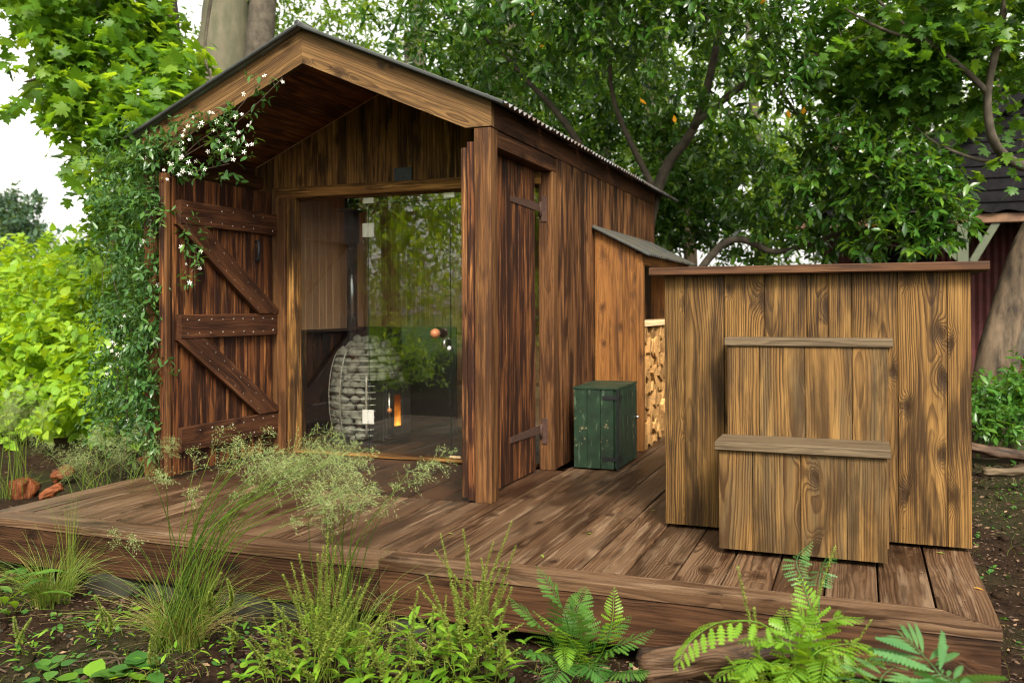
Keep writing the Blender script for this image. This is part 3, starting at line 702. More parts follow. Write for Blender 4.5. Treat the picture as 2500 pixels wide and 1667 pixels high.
while z < .93:
    r = rprof(z); row = max(1, int(2*math.pi*r/.092)); ph = rnd.uniform(0, 1)
    for k in range(row):
        a = 2*math.pi*(k+ph+rnd.uniform(-.25, .25))/row; d_ = Vector((math.cos(a), math.sin(a), 0))
        if d_.y > .55 and z < .8: continue
        if d_.dot(fdir) > .80 and z < .56: continue
        if ns_ > 285: continue
        ns_ += 1; s_ = rnd.uniform(.040, .060); rr = r-.035+rnd.uniform(-.012, .010)
        Mx = Matrix.Translation((SX+d_.x*rr, SY+d_.y*rr, .014+z+rnd.uniform(-.012, .012))) @ Matrix.Rotation(a+math.pi/2+rnd.uniform(-.4, .4), 4, 'Z') @ Matrix.Rotation(rnd.uniform(-.5, .5), 4, 'Y') @ Matrix.Diagonal((s_*1.05, s_, s_, 1))
        part('stone', stm[rnd.randrange(5)], stove, Mx)
    z += .066 if z < .8 else .045
# wire cage
for k in range(15):
    z = .07+k*.0545; r = rprof(z)+.018; pts = []
    for q in range(33):
        a = math.radians(-205 + q*(178 if z < .58 else 250)/32); pts.append((SX+r*math.cos(a), SY+r*math.sin(a), .014+z))
    tube('cage_ring', pts, .0034, M_CAGE, stove, 5)
for a0 in (-178, -148, -104, -62):
    a = math.radians(a0); pts = [(SX+(rprof(z)+.022)*math.cos(a), SY+(rprof(z)+.022)*math.sin(a), .014+z) for z in np.linspace(.05, .85, 14)]
    if a0 == -62: pts = pts[:10]
    tube('cage_bar', pts, .0045 if a0 != -62 else .011, M_CAGE, stove, 6)
# fire door on the side
fx = frame((0, 0, 1), Vector((0, 0, 1)).cross(fdir), (SX+fdir.x*.335, SY+fdir.y*.335, .33))
def fb(nm, lx, ly, lz, ox, oy, oz, mat, par): return part(nm, bar_mesh(lx, ly, lz, mat, .004, nm), par, fx @ Matrix.Translation((ox, oy, oz)))
fd = fb('fire_door', .27, .20, .50, 0, 0, -.03, M_DARK, stove)
s_ = 1 if (fx.to_3x3() @ Vector((0, 1, 0))).dot(fdir) > 0 else -1
for ox in (-.085, .085): fb('door_frame', .09, .03, .46, ox, s_*.118, -.02, M_DARK, fd)
for oz in (-.24, .20): fb('door_frame', .195, .03, .035, 0, s_*.118, oz, M_DARK, fd)
fm = fb('flame_window', .085, .006, .27, 0, s_*.106, -.02, M_FLAME, fd)
hk = part('door_pull', rock_mesh('door_pull', M_KNOB, 2, 2, .05, (.022, .022, .022)), stove, fx @ Matrix.Translation((-.11, s_*.155, -.01)))
tube('door_bar', [fx @ Vector((-.11, s_*.15, -.17)), fx @ Vector((-.11, s_*.15, .14))], .007, M_STEEL, stove, 6)
tube('flue_pipe', [(SX-.21, SY+.08, .80), (SX-.21, SY+.08, 1.86)], .049, M_FLUE, stove, 20)
tube('flue_collar', [(SX-.21, SY+.08, 1.80), (SX-.21, SY+.08, 2.04), (SX-.21, SY+.08, 2.46)], .068, M_BLACKIRON, stove, 20)
part('flue_flange', lathe_mesh('flue_flange', [(.14, 0), (.14, .012)], M_DARK, 28, False), stove, Matrix.Translation((SX-.21, SY+.08, 2.10)))

# ================================================================== LOG STORE against the side wall
LY0, LY1, LX1 = 2.272, 4.40, .421
shed = thing('log_store', 'lean-to log store with corrugated lid on the cabin side wall', 'log store', (.21, 3.3, 0))
def lz(x): return 1.866 - x*.515
fp = part('front_panel', mesh_py('front_panel', [(.012, 0, .03), (.36, 0, .03), (.36, 0, lz(.36)-.02), (.012, 0, lz(.012)-.02)], [(0, 1, 2, 3)], M_INNERDARK), shed, Matrix.Translation((0, LY0+.024, 0)))
for x0, x1 in ((.006, .128), (.128, .246), (.246, .362)):
    prism('plank', [(x0+.001, LY0, .004), (x1-.001, LY0, .004), (x1-.001, LY0, lz(x1)), (x0+.001, LY0, lz(x0))], (0, .022, 0), (0, 0, 1), W_SHED, fp)
board('corner_post', (.391, LY0+.030, .004), (.391, LY0+.030, 1.57), (1, 0, 0), .058, .075, W_SHED, shed, .004)
board('corner_post', (.391, LY1-.05, .004), (.391, LY1-.05, 1.57), (1, 0, 0), .058, .075, W_SHED, shed, .004)
board('eaves_beam', (.391, LY0-.006, 1.602), (.391, LY1, 1.602), (0, 0, 1), .088, .055, W_SHED, shed, .004)
box('back_panel', (.02, LY1-.03, .004), (.36, LY1-.008, 1.60), W_SHED, shed)
SS = roof_sheet_mesh('roof_sheet', .74, .485/math.cos(math.atan(.515)), M_LEANROOF, .076, .013)
al = math.atan(.515)
for k in range(3):
    za = Vector((math.cos(al), 0, -math.sin(al))); ya = Vector((0, 1, 0)); na = za.cross(ya); na = na if na.z > 0 else -na
    Mx = Matrix((za, ya, na)).transposed().to_4x4(); Mx.translation = Vector((.0, LY0-.045+k*.742, 1.886+.0008*k)); part('roof_sheet', SS, shed, Mx)
board('verge_trim', (.0, LY0-.05, 1.878), (.487, LY0-.05, 1.878-.487*.515), (0, 1, 0), .02, .018, M_VERGE, shed, .004)
box('shelf_board', (.06, LY0+.09, 1.035), (.412, LY1-.06, 1.075), W_RAW, shed, .003, 1)
# split logs, stacked with their ends showing
lt = []
def wedge(name, kind, k):
    r_ = random.Random(40+k)
    if kind == 0: P = [(0, 0), (1, .05), (.8, .55), (.42, .86)]
    elif kind == 1: P = [(0, 0), (1.05, -.05), (.95, .42), (.1, .5)]
    elif kind == 2: P = [(0, 0), (.65, -.12), (.78, .5), (.3, 1.0)]
    else: P = [(.1, 0), (.8, 0), (1.0, .4), (.7, .8), (.2, .7), (0, .3)]
    P = [(a+r_.uniform(-.08, .08)-.5, b_+r_.uniform(-.08, .08)-.4) for a, b_ in P]; n = len(P)
    v = [(a, b_, -.5) for a, b_ in P]+[(a*.95, b_*.95, .5) for a, b_ in P]
    v = [(a, b_, c) for a, b_, c in v]
    f = [tuple(range(n-1, -1, -1)), tuple(range(n, 2*n))]+[(i, (i+1) % n, n+(i+1) % n, n+i) for i in range(n)]
    s_ = .165; L_ = .34
    return mesh_py(name, [(a*s_, b_*s_, c*L_) for a, b_, c in v], f, W_LOG)
lt = [wedge('firewood_log', k % 4, k) for k in range(9)]
zr = .055; nlog = 0
while zr < 1.0:
    yy = LY0+.13+rnd.uniform(-.02, .02)
    while yy < 3.45:
        o = bpy.data.objects.new('firewood_log', lt[rnd.randrange(9)])
        s_ = rnd.uniform(.8, 1.15)
        Mx = Matrix.Translation((.225+rnd.uniform(-.015, .02), yy, zr+rnd.uniform(-.012, .012))) @ Matrix.Rotation(math.pi/2, 4, 'Y') @ Matrix.Rotation(rnd.uniform(0, 6.28), 4, 'Z') @ Matrix.Diagonal((s_, s_, 1, 1))
        put(o, None, Mx); tag(o, 'split firewood log with its pale end showing in the stack', 'firewood', 'split logs stacked in the log store'); nlog += 1
        yy += rnd.uniform(.10, .15)
    zr += .112

# ================================================================== GREEN CABINET
gc = thing('green_cabinet', 'small green painted cabinet with flaking paint by the cabin wall', 'cabinet', (.27, 1.62, 0))
x0, x1, y0, y1, h = .109, .436, 1.330, 1.925, .612
for k in range(3):
    xa = x0+k*(x1-.02-x0)/3; board('side_plank', (xa+.051, y0+.010, .012), (xa+.051, y0+.010, h-.020), (1, 0, 0), .100, .02, M_GREEN, gc, .002, .001)
    board('back_plank', (xa+.051, y1-.010, .012), (xa+.051, y1-.010, h-.020), (1, 0, 0), .100, .02, M_GREEN, gc, .002, .001)
cd = part('cabinet_door', bar_mesh(y1-y0-.01, .006, h-.05, M_GREEN, .001, 'cabinet_door'), gc, frame((0, 0, 1), (0, 1, 0), (x1-.013, (y0+y1)/2, h/2)))
for k in range(4):
    ya = y0+.004+k*(y1-y0-.008)/4; board('door_plank', (x1, ya+.073, .014), (x1, ya+.073, h-.022), (0, 1, 0), .145, .020, M_GREEN, cd, .003, .001)
kn = part('door_knob', rock_mesh('door_knob', M_STEEL, 5, 2, .05, (.014, .014, .014)), cd, Matrix.Translation((x1+.022, y1-.03, .335)))
for z_ in (.535, .085):
    hg = box('hinge', (x1-.105, y0-.006, z_-.014), (x1+.012, y0-.001, z_+.014), M_BLACKIRON, gc)
    box('hinge_strap', (x1+.0115, y0-.006, z_-.014), (x1+.016, y0+.12, z_+.014), M_BLACKIRON, hg)
    hg['label'] = 'upper black hinge' if z_ > .3 else 'lower black hinge'
board('corner_rod', (x1+.012, y0-.002, -.0), (x1+.012, y0-.002, h-.02), (1, 0, 0), .016, .012, M_BLACKIRON, gc, .003)
box('left_side', (x0, y0+.02, .012), (x0+.02, y1-.02, h-.02), M_GREEN, gc)
for k in range(3):
    ya = y0-.008+k*.205; board('top_plank', (x0-.004, ya+.102, h-.010), (x1+.010, ya+.102, h-.010), (0, 1, 0), .202, .018, M_GREEN, gc, .003, .001)

# ================================================================== BOXED TUB WITH STEPS
tub = thing('boxed_tub', 'large golden brown boxed plunge tub with overhanging wooden lid', 'tub', (1.86, .4, 0))
TY0, TY1 = -.212, 1.05
seams = [1.112, 1.221, 1.434, 1.642, 1.853, 1.957, 2.070, 2.285, 2.507, 2.614]
tf = part('front_panel', bar_mesh(1.48, .02, 1.30, M_INNERDARK, .001, 'front_panel'), tub, frame((0, 0, 1), (1, 0, 0), (1.863, TY0+.036, .70)))
for a, b_ in zip(seams[:-1], seams[1:]):
    board('plank', ((a+b_)/2, TY0+.012, .022), ((a+b_)/2, TY0+.012, 1.369), (1, 0, 0), b_-a-.0022, .024, W_TUB, tf, .0025, .0012)
for xs0 in (1.124, 2.602):
    sp = part('side_panel', bar_mesh(1.2, .02, 1.30, M_INNERDARK, .001, 'side_panel'), tub, frame((0, 0, 1), (0, 1, 0), (xs0+(.024 if xs0 < 2 else -.024), .42, .70)))
    for k in range(8):
        ya = TY0+.026+k*.155; board('plank', (xs0, ya+.077, .022), (xs0, ya+.077, 1.369), (0, 1, 0), .152, .024, W_TUB, sp, .0025, .001)
bp = part('back_panel', bar_mesh(1.45, .02, 1.34, W_TUB, .001, 'back_panel'), tub, frame((0, 0, 1), (1, 0, 0), (1.863, TY1-.01, .695)))
ld2 = part('lid', bar_mesh(1.6, 1.30, .012, M_INNERDARK, .001, 'lid'), tub, Matrix.Translation((1.866, .41, 1.376)))
for k in range(8):
    ya = -.292+k*.182; board('lid_board', (1.045, ya+.090, 1.3915), (2.686, ya+.090, 1.3915), (0, 1, 0), .179, .044, W_LID, ld2, .006, .001)
nh = []
for a, b_ in zip(seams[:-1], seams[1:]):
    for zz_ in (.10, .70, 1.27):
        for xq in ((a+.025, b_-.025) if b_-a > .15 else ((a+b_)/2,)):
            p = Vector((xq+rnd.uniform(-.006, .006), TY0-.0004, zz_+rnd.uniform(-.012, .012))); nh.append(tube_arrays([p, p+Vector((0, .004, 0))], rnd.uniform(.0022, .0034), 6))
V, T = join(nh); nl2 = part('nail_heads', mesh_np('nail_heads', V, T, M_IRON), tub); nl2['kind'] = 'stuff'
# the nails sit in world space under the tub root
nl2.matrix_local = WM[tub.name].inverted()
# steps
st = thing('step_unit', 'two tier wooden steps with greyed treads against the tub', 'steps', (1.85, -.43, 0))
LF, UF = -.648, -.390
lo = part('lower_riser', bar_mesh(.74, .018, .44, M_INNERDARK, .001, 'lower_riser'), st, frame((0, 0, 1), (1, 0, 0), (1.844, LF+.034, .27)))
for a, b_ in zip([1.464, 1.625, 1.846, 2.050, 2.224][:-1], [1.464, 1.625, 1.846, 2.050, 2.224][1:]):
    board('plank', ((a+b_)/2, LF+.012, .028), ((a+b_)/2, LF+.012, .505), (1, 0, 0), b_-a-.002, .024, W_STEP, lo, .0025, .001)
for xs0 in (1.477, 2.211): board('side_board', (xs0, (LF+UF)/2+.014, .028), (xs0, (LF+UF)/2+.014, .505), (0, 1, 0), .228, .022, W_STEP, st)
board('lower_tread', (1.450, (LF+UF)/2-.010, .527), (2.238, (LF+UF)/2-.010, .527), (0, 1, 0), .285, .042, W_SEAT, st, .005)
up = part('upper_riser', bar_mesh(.74, .018, .96, M_INNERDARK, .001, 'upper_riser'), st, frame((0, 0, 1), (1, 0, 0), (1.854, UF+.034, .51)))
for a, b_ in zip([1.472, 1.631, 1.852, 2.072, 2.237][:-1], [1.472, 1.631, 1.852, 2.072, 2.237][1:]):
    board('plank', ((a+b_)/2, UF+.012, .030), ((a+b_)/2, UF+.012, .999), (1, 0, 0), b_-a-.002, .024, W_STEP, up, .0025, .001)
for xs0 in (1.484, 2.225): board('side_board', (xs0, (UF+TY0)/2+.010, .030), (xs0, (UF+TY0)/2+.010, .999), (0, 1, 0), .145, .022, W_STEP, st)
board('upper_tread', (1.462, (UF+TY0)/2-.006, 1.021), (2.257, (UF+TY0)/2-.006, 1.021), (0, 1, 0), .195, .042, W_SEAT, st, .005)

# ================================================================== BARN behind, right
barn = thing('dark_barn', 'dark tarred barn with red sheeting and pale green porch post', 'barn', (4.2, 9.5, gz(4.2, 9.5)))
BY = 9.0
board('porch_beam', (1.2, BY, 2.415), (7.6, BY, 2.415), (0, 0, 1), .13, .12, M_BROWNBEAM, barn, .01)
for xp in (3.43, 6.3):
    board('porch_post', (xp, BY+.01, gz(xp, BY)-.05), (xp, BY+.01, 2.348), (1, 0, 0), .145, .12, M_PALEGREEN, barn, .006)
    for s_ in (-1, 1): board('post_brace', (xp+s_*.05, BY+.012, 1.87), (xp+s_*.52, BY+.012, 2.34), (1, 0, 1), .10, .09, M_PALEGREEN, barn, .006)
bap = 4.9
gbl = part('gable', mesh_py('gable', [(-2.9, 0, 0), (2.9, 0, 0), (2.9, 0, .1), (0, 0, 2.0), (-2.9, 0, .1)], [(0, 1, 2, 3, 4)], M_BARN), barn, Matrix.Translation((bap, BY+.13, 2.48)))
for k in range(11):
    z0 = 2.485+k*.17; hw = 2.85-(z0-2.55)*2.85/1.9
    if hw > .1: board('weather_board', (bap-hw, BY+.09, z0+.085), (bap+hw, BY+.09, z0+.085), (0, .14, 1), .185, .022, M_BARN, gbl, .003)
for s_ in (-1, 1):
    prism('verge_board', [(bap+s_*3.15, BY-.10, 2.42), (bap, BY-.10, 4.50), (bap, BY-.10, 4.78), (bap+s_*3.30, BY-.10, 2.62)] if s_ > 0 else [(bap-3.15, BY-.10, 2.42), (bap-3.30, BY-.10, 2.62), (bap, BY-.10, 4.78), (bap, BY-.10, 4.50)], (0, .05, 0), (.85, 0, .5), M_BARN, barn)
    prism('roof_slope', [(bap, BY-.16, 4.80), (bap+s_*3.45, BY-.16, 2.58), (bap+s_*3.45, BY+6, 2.58), (bap, BY+6, 4.80)], (0, 0, .05), (0, 1, 0), M_BARN, barn)
V, Fc = [], []
for i in range(121):
    x_ = .9+i*.055; V += [(x_, 0, .02*math.sin(i*.9)), (x_, .5, .08+.02*math.sin(i*.9))]
for i in range(120): Fc.append((2*i, 2*i+2, 2*i+3, 2*i+1))
part('porch_roof_sheet', mesh_py('porch_roof_sheet', V, Fc, M_BARN), barn, Matrix.Translation((.3, BY-.12, 2.505)))
V, Fc = [], []
for i in range(241):
    x_ = i*.0265; V += [(x_, .016*math.sin(i*math.pi/2), -.1), (x_, .016*math.sin(i*math.pi/2), 2.6)]
for i in range(240): Fc.append((2*i, 2*i+2, 2*i+3, 2*i+1))
part('red_wall', mesh_py('red_wall', V, Fc, M_BARNRED), barn, Matrix.Translation((1.5, BY+1.6, 0)))
box('dark_void_panel', (2.0, BY+1.50, 0), (3.2, BY+1.56, 2.1), M_BARN, barn)  # flat dark panel standing for the unlit void before the red wall

# ================================================================== LEAVES AND TREES
def tri_leaf():
    V = np.array([(0, 0, 0), (-.13, .28, .035), (-.17, .60, .03), (0, 1, -.09), (.17, .60, .03), (.13, .28, .035), (0, .29, -.01), (0, .62, -.015)], np.float32)
    T = np.array([(0, 6, 1), (0, 5, 6), (1, 6, 7), (1, 7, 2), (5, 7, 6), (5, 4, 7), (2, 7, 3), (4, 3, 7)], np.int32)
    return V, T
LEAF = tri_leaf()
LEAF4 = (np.array([(0, 0, 0), (-.20, .45, .04), (0, 1, -.06), (.20, .45, .04), (0, .5, -.02)], np.float32), np.array([(0, 4, 1), (0, 3, 4), (1, 4, 2), (3, 2, 4)], np.int32))
def maple():
    half = [(0, .0), (.10, .05), (.42, .02), (.36, .13), (.50, .20), (.27, .30), (.62, .50), (.50, .56), (.54, .70), (.36, .62), (.22, .60), (.26, .78), (.13, .80), (0, 1.02)]
    out = half + [(-a, b_) for a, b_ in half[-2:0:-1]]
    V = [(0, .36, .03)] + [(a, b_, -.20*a*a*1.6-.10*max(0, b_-.45)) for a, b_ in out]; n = len(out)
    return np.array(V, np.float32), np.array([(0, 1+(i+1) % n, 1+i) for i in range(n)], np.int32)
MAPLE = maple()
NETTLE = (np.array([(0, 0, 0), (-.26, .16, .03), (-.33, .38, .04), (-.22, .68, .02), (0, 1, -.10), (.22, .68, .02), (.33, .38, .04), (.26, .16, .03), (0, .2, -.02), (0, .6, -.02)], np.float32),
          np.array([(0, 8, 1), (1, 8, 2), (2, 8, 9), (2, 9, 3), (3, 9, 4), (0, 7, 8), (7, 6, 8), (6, 9, 8), (6, 5, 9), (5, 4, 9)], np.int32))
def norm(a): return a/np.maximum(np.linalg.norm(a, axis=-1, keepdims=True), 1e-9)
def basis(d, nrm):
    y = norm(d); z = norm(nrm - (nrm*y).sum(-1, keepdims=True)*y); x = np.cross(y, z)
    return np.stack([x, y, z], -1)                                     # columns x, y, z
def scatter(tmpl, P, R, S, r):
    V, T = tmpl; N = len(P); k = len(V)
    W = np.einsum('nij,kj->nki', R, V)*S[:, None, None] + P[:, None, :]
    TT = (T[None]+(np.arange(N)*k)[:, None, None]).reshape(-1, 3)
    return W.reshape(-1, 3), TT, np.repeat(r, k)
SPR = []
def sprig_twigs(root, mat, w_=.004):
    if not SPR: return
    Cc = np.concatenate([a for a, b_, c in SPR]); A_ = np.concatenate([b_ for a, b_, c in SPR]); L_ = np.concatenate([c for a, b_, c in SPR])
    s_ = norm(np.cross(A_, np.array([.3, -1., .2])))*w_/2; e = Cc+A_*L_; b0 = Cc-A_*L_*.6; n = len(Cc)
    V = np.stack([b0-s_, b0+s_, e+s_*.4, e-s_*.4], 1).reshape(-1, 3); k = np.arange(n)[:, None]*4
    T = np.concatenate([k+np.array([[0, 1, 2]]), k+np.array([[0, 2, 3]])])
    o = part('twigs', mesh_np('twigs', V-np.array(root.location), T, mat), root, Matrix.Translation(root.location)); o['kind'] = 'stuff'
def leaf_field(clumps, per, size, spread=.62, droop=.35, twig=.16, gate=None, flat=.7, up=.25, shell=.55, seed=1):
    """sprigs of leaves spread through clumps (centre, radii, sprigs): returns position, rotation, size, random per leaf"""
    g_ = np.random.default_rng(seed); Ps, Rs, Ss, rs = [], [], [], []; SPR.clear()
    for (c, rad, n) in clumps:
        c = np.array(c); rad = np.array(rad if hasattr(rad, '__len__') else (rad, rad, rad))
        d = norm(g_.normal(size=(n, 3))); q = (shell + (1-shell)*g_.random((n, 1)))**.7
        if shell <= 0: q = g_.random((n, 1))**.4
        C = c + d*q*rad
        if gate:
            f_, th = gate
            keep = np.array([mnoise.noise(Vector(p*f_)) > th for p in C]); C, d = C[keep], d[keep]; n = len(C)
            if n == 0: continue
        ax = norm(d*.8 + g_.normal(size=(n, 3))*.55 + np.array([0, 0, up]))
        m = per; t = np.linspace(.05, 1, m)[None, :] + g_.normal(size=(n, m))*.05
        hlp = norm(np.cross(ax, g_.normal(size=(n, 3)))); h2 = np.cross(ax, hlp)
        ph = (np.arange(m)*2.4)[None, :] + g_.random((n, 1))*6.28
        rad_d = hlp[:, None]*np.cos(ph)[..., None] + h2[:, None]*np.sin(ph)[..., None]
        L = twig*(.7+.6*g_.random((n, 1)))
        P = C[:, None] + ax[:, None]*(t*L)[..., None]
        D = ax[:, None]*.55 + rad_d*spread*1.3 + g_.normal(size=(n, m, 3))*.18; D[..., 2] -= droop
        Nn = np.array([0, 0, 1.0])*flat + ax[:, None]*.25 + g_.normal(size=(n, m, 3))*.38
        P, D, Nn = P.reshape(-1, 3), D.reshape(-1, 3), Nn.reshape(-1, 3)
        s_ = size*(.5+.85*g_.random(len(P)))
        cr = np.repeat(g_.random(n), m)
        SPR.append((C[::2], ax[::2], L[::2]))
        Ps.append(P); Rs.append(basis(D, Nn)); Ss.append(s_); rs.append(np.clip(.5*cr+.5*g_.random(len(P)), 0, .999))
    return np.concatenate(Ps), np.concatenate(Rs), np.concatenate(Ss), np.concatenate(rs)
CAMN = np.array(CAM)
def inview(P, margin=60):
    v = P-CAMN; z = v@np.array(FWD); x = CX0+F*(v@np.array(RGT))/z; y = CY0-F*(v@np.array(UPV))/z
    return (z > .3) & (x > -margin) & (x < 2500+margin) & (y > -margin) & (y < 1667+margin), z
def foliage(root, fld, tmpl, mat, name='crown', single=0, sname='leaf', origin=None):
    """the crown of a plant; its largest leaves in view (up to `single`) become parts of their own"""
    P, R, S, r = fld; origin = np.array(origin if origin is not None else root.location)
    mask = np.ones(len(P), bool)
    if single:
        iv, z = inview(P, 0); score = np.where(iv, S/np.maximum(z, .1), 0); idx = np.argsort(-score)[:single]; mask[idx] = False
        vs = []
        for k in range(5):
            vs.append(mesh_np(sname, tmpl[0], tmpl[1], mat, np.full(len(tmpl[0]), .1+.2*k)))
        for i in idx:
            Mx = Matrix([[*R[i][a]*S[i], P[i][a]] for a in range(3)]+[[0, 0, 0, 1]])
            part(sname, vs[int(r[i]*4.99)], root, Mx)
    W, T, at_ = scatter(tmpl, P[mask]-origin, R[mask], S[mask], r[mask])
    o = part(name, mesh_np(name, W, T, mat, at_), root, Matrix.Translation(origin))
    o['kind'] = 'stuff'
    if name == 'crown' and tmpl is not LEAF4: sprig_twigs(root, M_BARK2)
    return o
def limbs(root, paths, mat, nm='limb', n=7, jit=.08):
    for pts, r0, r1 in paths:
        c = curve_pts(pts, 5*len(pts)); tube(nm, c, np.linspace(r0, r1, len(c)), mat, root, n, True, jit)
def C(px, py, dep, rx, n, rzz=None, ry=None):
    return (tuple(at(px, py, dep)), (rx, ry if ry else rx, rzz if rzz else rx*.8), n)

# --- sycamore hanging over the cabin's left side
tb = at(430, 700, 10.5); syc = thing('sycamore_tree', 'bright sycamore tree hanging lobed leaves beside the cabin gable', 'tree', (tb.x, tb.y, gz(tb.x, tb.y)))
cl = [C(90, 40, 8.5, .65, 60), C(230, 60, 8.8, .7, 80), C(330, 60, 9.2, .36, 46), C(150, 210, 8.4, .36, 28), C(280, 200, 8.4, .55, 75), C(380, 200, 8.8, .30, 36),
      C(330, 340, 8.2, .45, 55), C(410, 320, 8.6, .30, 34), C(250, 345, 8.2, .28, 20), C(455, 110, 9.0, .08, 3), C(270, 430, 8.0, .24, 14), C(475, 190, 8.9, .07, 3),
      C(60, -180, 8.6, 1.1, 70), C(330, -230, 9.0, 1.0, 80), C(300, 440, 9.2, .4, 36), C(360, 520, 8.6, .28, 20), C(310, 600, 8.8, .3, 22), C(330, 560, 9.0, .25, 14)]
cl = [(a, b_, int(n*1.35)) for a, b_, n in cl]
fld = leaf_field(cl, 7, .134, .8, .30, .32, (1.1, -.22), .8, .1, .25, 5)
limbs(syc, [([tb+Vector((0, 0, -.9)), at(440, 420, 10.3), at(420, 120, 10.0), at(400, -200, 10)], .16, .07),
            ([at(425, 300, 10.2), at(300, 230, 9.2), at(140, 190, 8.6), at(60, 200, 8.3)], .06, .008),
            ([at(420, 150, 10.1), at(300, 40, 9.2), at(180, 0, 8.8)], .05, .01),
            ([at(430, 380, 10.3), at(370, 330, 9), at(310, 350, 8.4), at(240, 420, 8)], .04, .006),
            ([at(520, -40, 9), at(500, 130, 8.9), at(520, 230, 8.6), at(430, 260, 8.4)], .018, .005)], M_BARK2)
foliage(syc, fld, MAPLE, L_MAPLE, 'crown', 290)

# --- tall beech trunks behind the cabin
def trunk(name, label, pxs, dep, mat, grp=None, cat='tree', n=16):
    b0 = at(*pxs[-1][:2], dep); rt = thing(name, label, cat, (b0.x, b0.y, gz(b0.x, b0.y)), grp)
    pts = [at(p[0], p[1], dep) for p in pxs]; rad = [p[2]/F*dep for p in pxs]
    lastp = pts[-1]; pts.append(Vector((lastp.x, lastp.y, gz(lastp.x, lastp.y)-.1))); rad.append(rad[-1]*1.25)
    c = curve_pts(pts, 22); rr = np.interp(np.linspace(0, 1, 22), np.linspace(0, 1, len(rad)), rad)
    tube('trunk', c, rr, mat, rt, n, True, .025)
    return rt
be = trunk('beech_tree', 'thick grey beech trunk rising behind the cabin roof', [(585, -500, 52), (570, -150, 58), (556, 60, 62), (545, 260, 68)], 13, M_BARK)
be2 = trunk('beech_tree', 'darker slimmer trunk close behind the thick grey beech', [(655, -400, 30), (642, 0, 32), (628, 260, 36)], 12.6, M_BARK2)
be3 = trunk('beech_tree', 'pale trunk right of the roof slope behind laurel leaves', [(1262, -400, 28), (1240, 20, 30), (1232, 250, 34)], 14.5, M_BARK)
be4 = trunk('beech_tree', 'faint slim pale trunk above the right roof slope', [(1030, -400, 15), (1022, 0, 16), (1024, 260, 18)], 15.5, M_BARK)
be5 = trunk('beech_tree', 'thin brown trunk deep in the laurel at centre', [(1570, -60, 10), (1590, 300, 14), (1680, 560, 16)], 13.5, M_BARK3)
for rt, cs, sd_ in ((be, [C(760, -30, 13.4, 1.2, 150), C(850, 60, 13.5, 1.2, 170), C(420, 120, 14, .9, 110), C(480, -250, 13, 1.6, 120)], 21), (be2, [C(790, 120, 15, 1.0, 130), C(660, -260, 14, 1.4, 110)], 22),
                    (be3, [C(1010, 100, 14.5, 1.2, 190), C(1150, -60, 14, 1.4, 180), C(1330, -120, 14, 1.5, 120)], 23), (be4, [C(930, 0, 16, 1.3, 150), C(1060, 200, 16, .9, 80)], 24), (be5, [C(1560, 30, 14, 1.6, 200), C(1450, 250, 14, 1.3, 140)], 25)):
    foliage(rt, leaf_field(cs, 9, .12, .7, .25, .34, (.8, -.12), .7, .15, .2, sd_), LEAF4, L_WOOD)

# --- the big laurel behind the cabin
lb = at(1500, 760, 10.5); lau = thing('laurel_tree', 'large glossy dark laurel spreading behind the cabin', 'tree', (lb.x, lb.y, gz(lb.x, lb.y)))
cl = [C(1180, 60, 9.6, .75, 130), C(1330, 60, 9.2, .7, 150), C(1480, 50, 9.0, .7, 140), C(1640, 60, 8.8, .7, 140), C(1800, 50, 8.6, .7, 150), C(1950, 90, 8.6, .6, 110),
      C(1290, 200, 11.6, 0.57, 85), C(1400, 260, 11.6, 0.63, 120), C(1540, 230, 11.6, 0.63, 110), C(1680, 220, 11.6, 0.69, 120), C(1830, 220, 9.0, .55, 85),
      C(1500, 400, 11.6, 0.57, 110), C(1620, 380, 11.6, 0.63, 130), C(1750, 370, 11.6, 0.57, 105), C(1880, 330, 9.2, .45, 60),
      C(1640, 510, 11.6, 0.57, 130), C(1760, 500, 11.6, 0.57, 115), C(1880, 470, 9.6, .45, 60), C(1700, 590, 11.6, 0.52, 90), C(1850, 590, 10.2, .45, 60), C(1980, 600, 10.2, .35, 40),
      C(1250, 120, 10.6, .9, 170), C(1450, 130, 10.4, .9, 190), C(1650, 150, 10.4, .9, 190), C(1850, 130, 10, .9, 150), C(1030, 80, 10.8, .7, 110), C(1150, 190, 11.6, 0.52, 70), C(1350, -30, 8.6, .6, 90), C(1100, -10, 9.2, .5, 70), C(1600, -40, 8.4, .6, 90), C(1860, -10, 8.4, .5, 70), C(1560, 470, 11.6, 0.80, 130), C(1750, 440, 10.8, .7, 110), C(1480, 330, 12.4, 1.1, 190), C(1650, 420, 12.4, 1.1, 190), C(1300, 180, 12.2, 1.0, 150), C(1800, 330, 12.2, 1.0, 150), C(1400, -160, 9, 1.1, 170), C(1750, -180, 9, 1.2, 190), C(1100, -200, 9.6, 1.1, 140)]
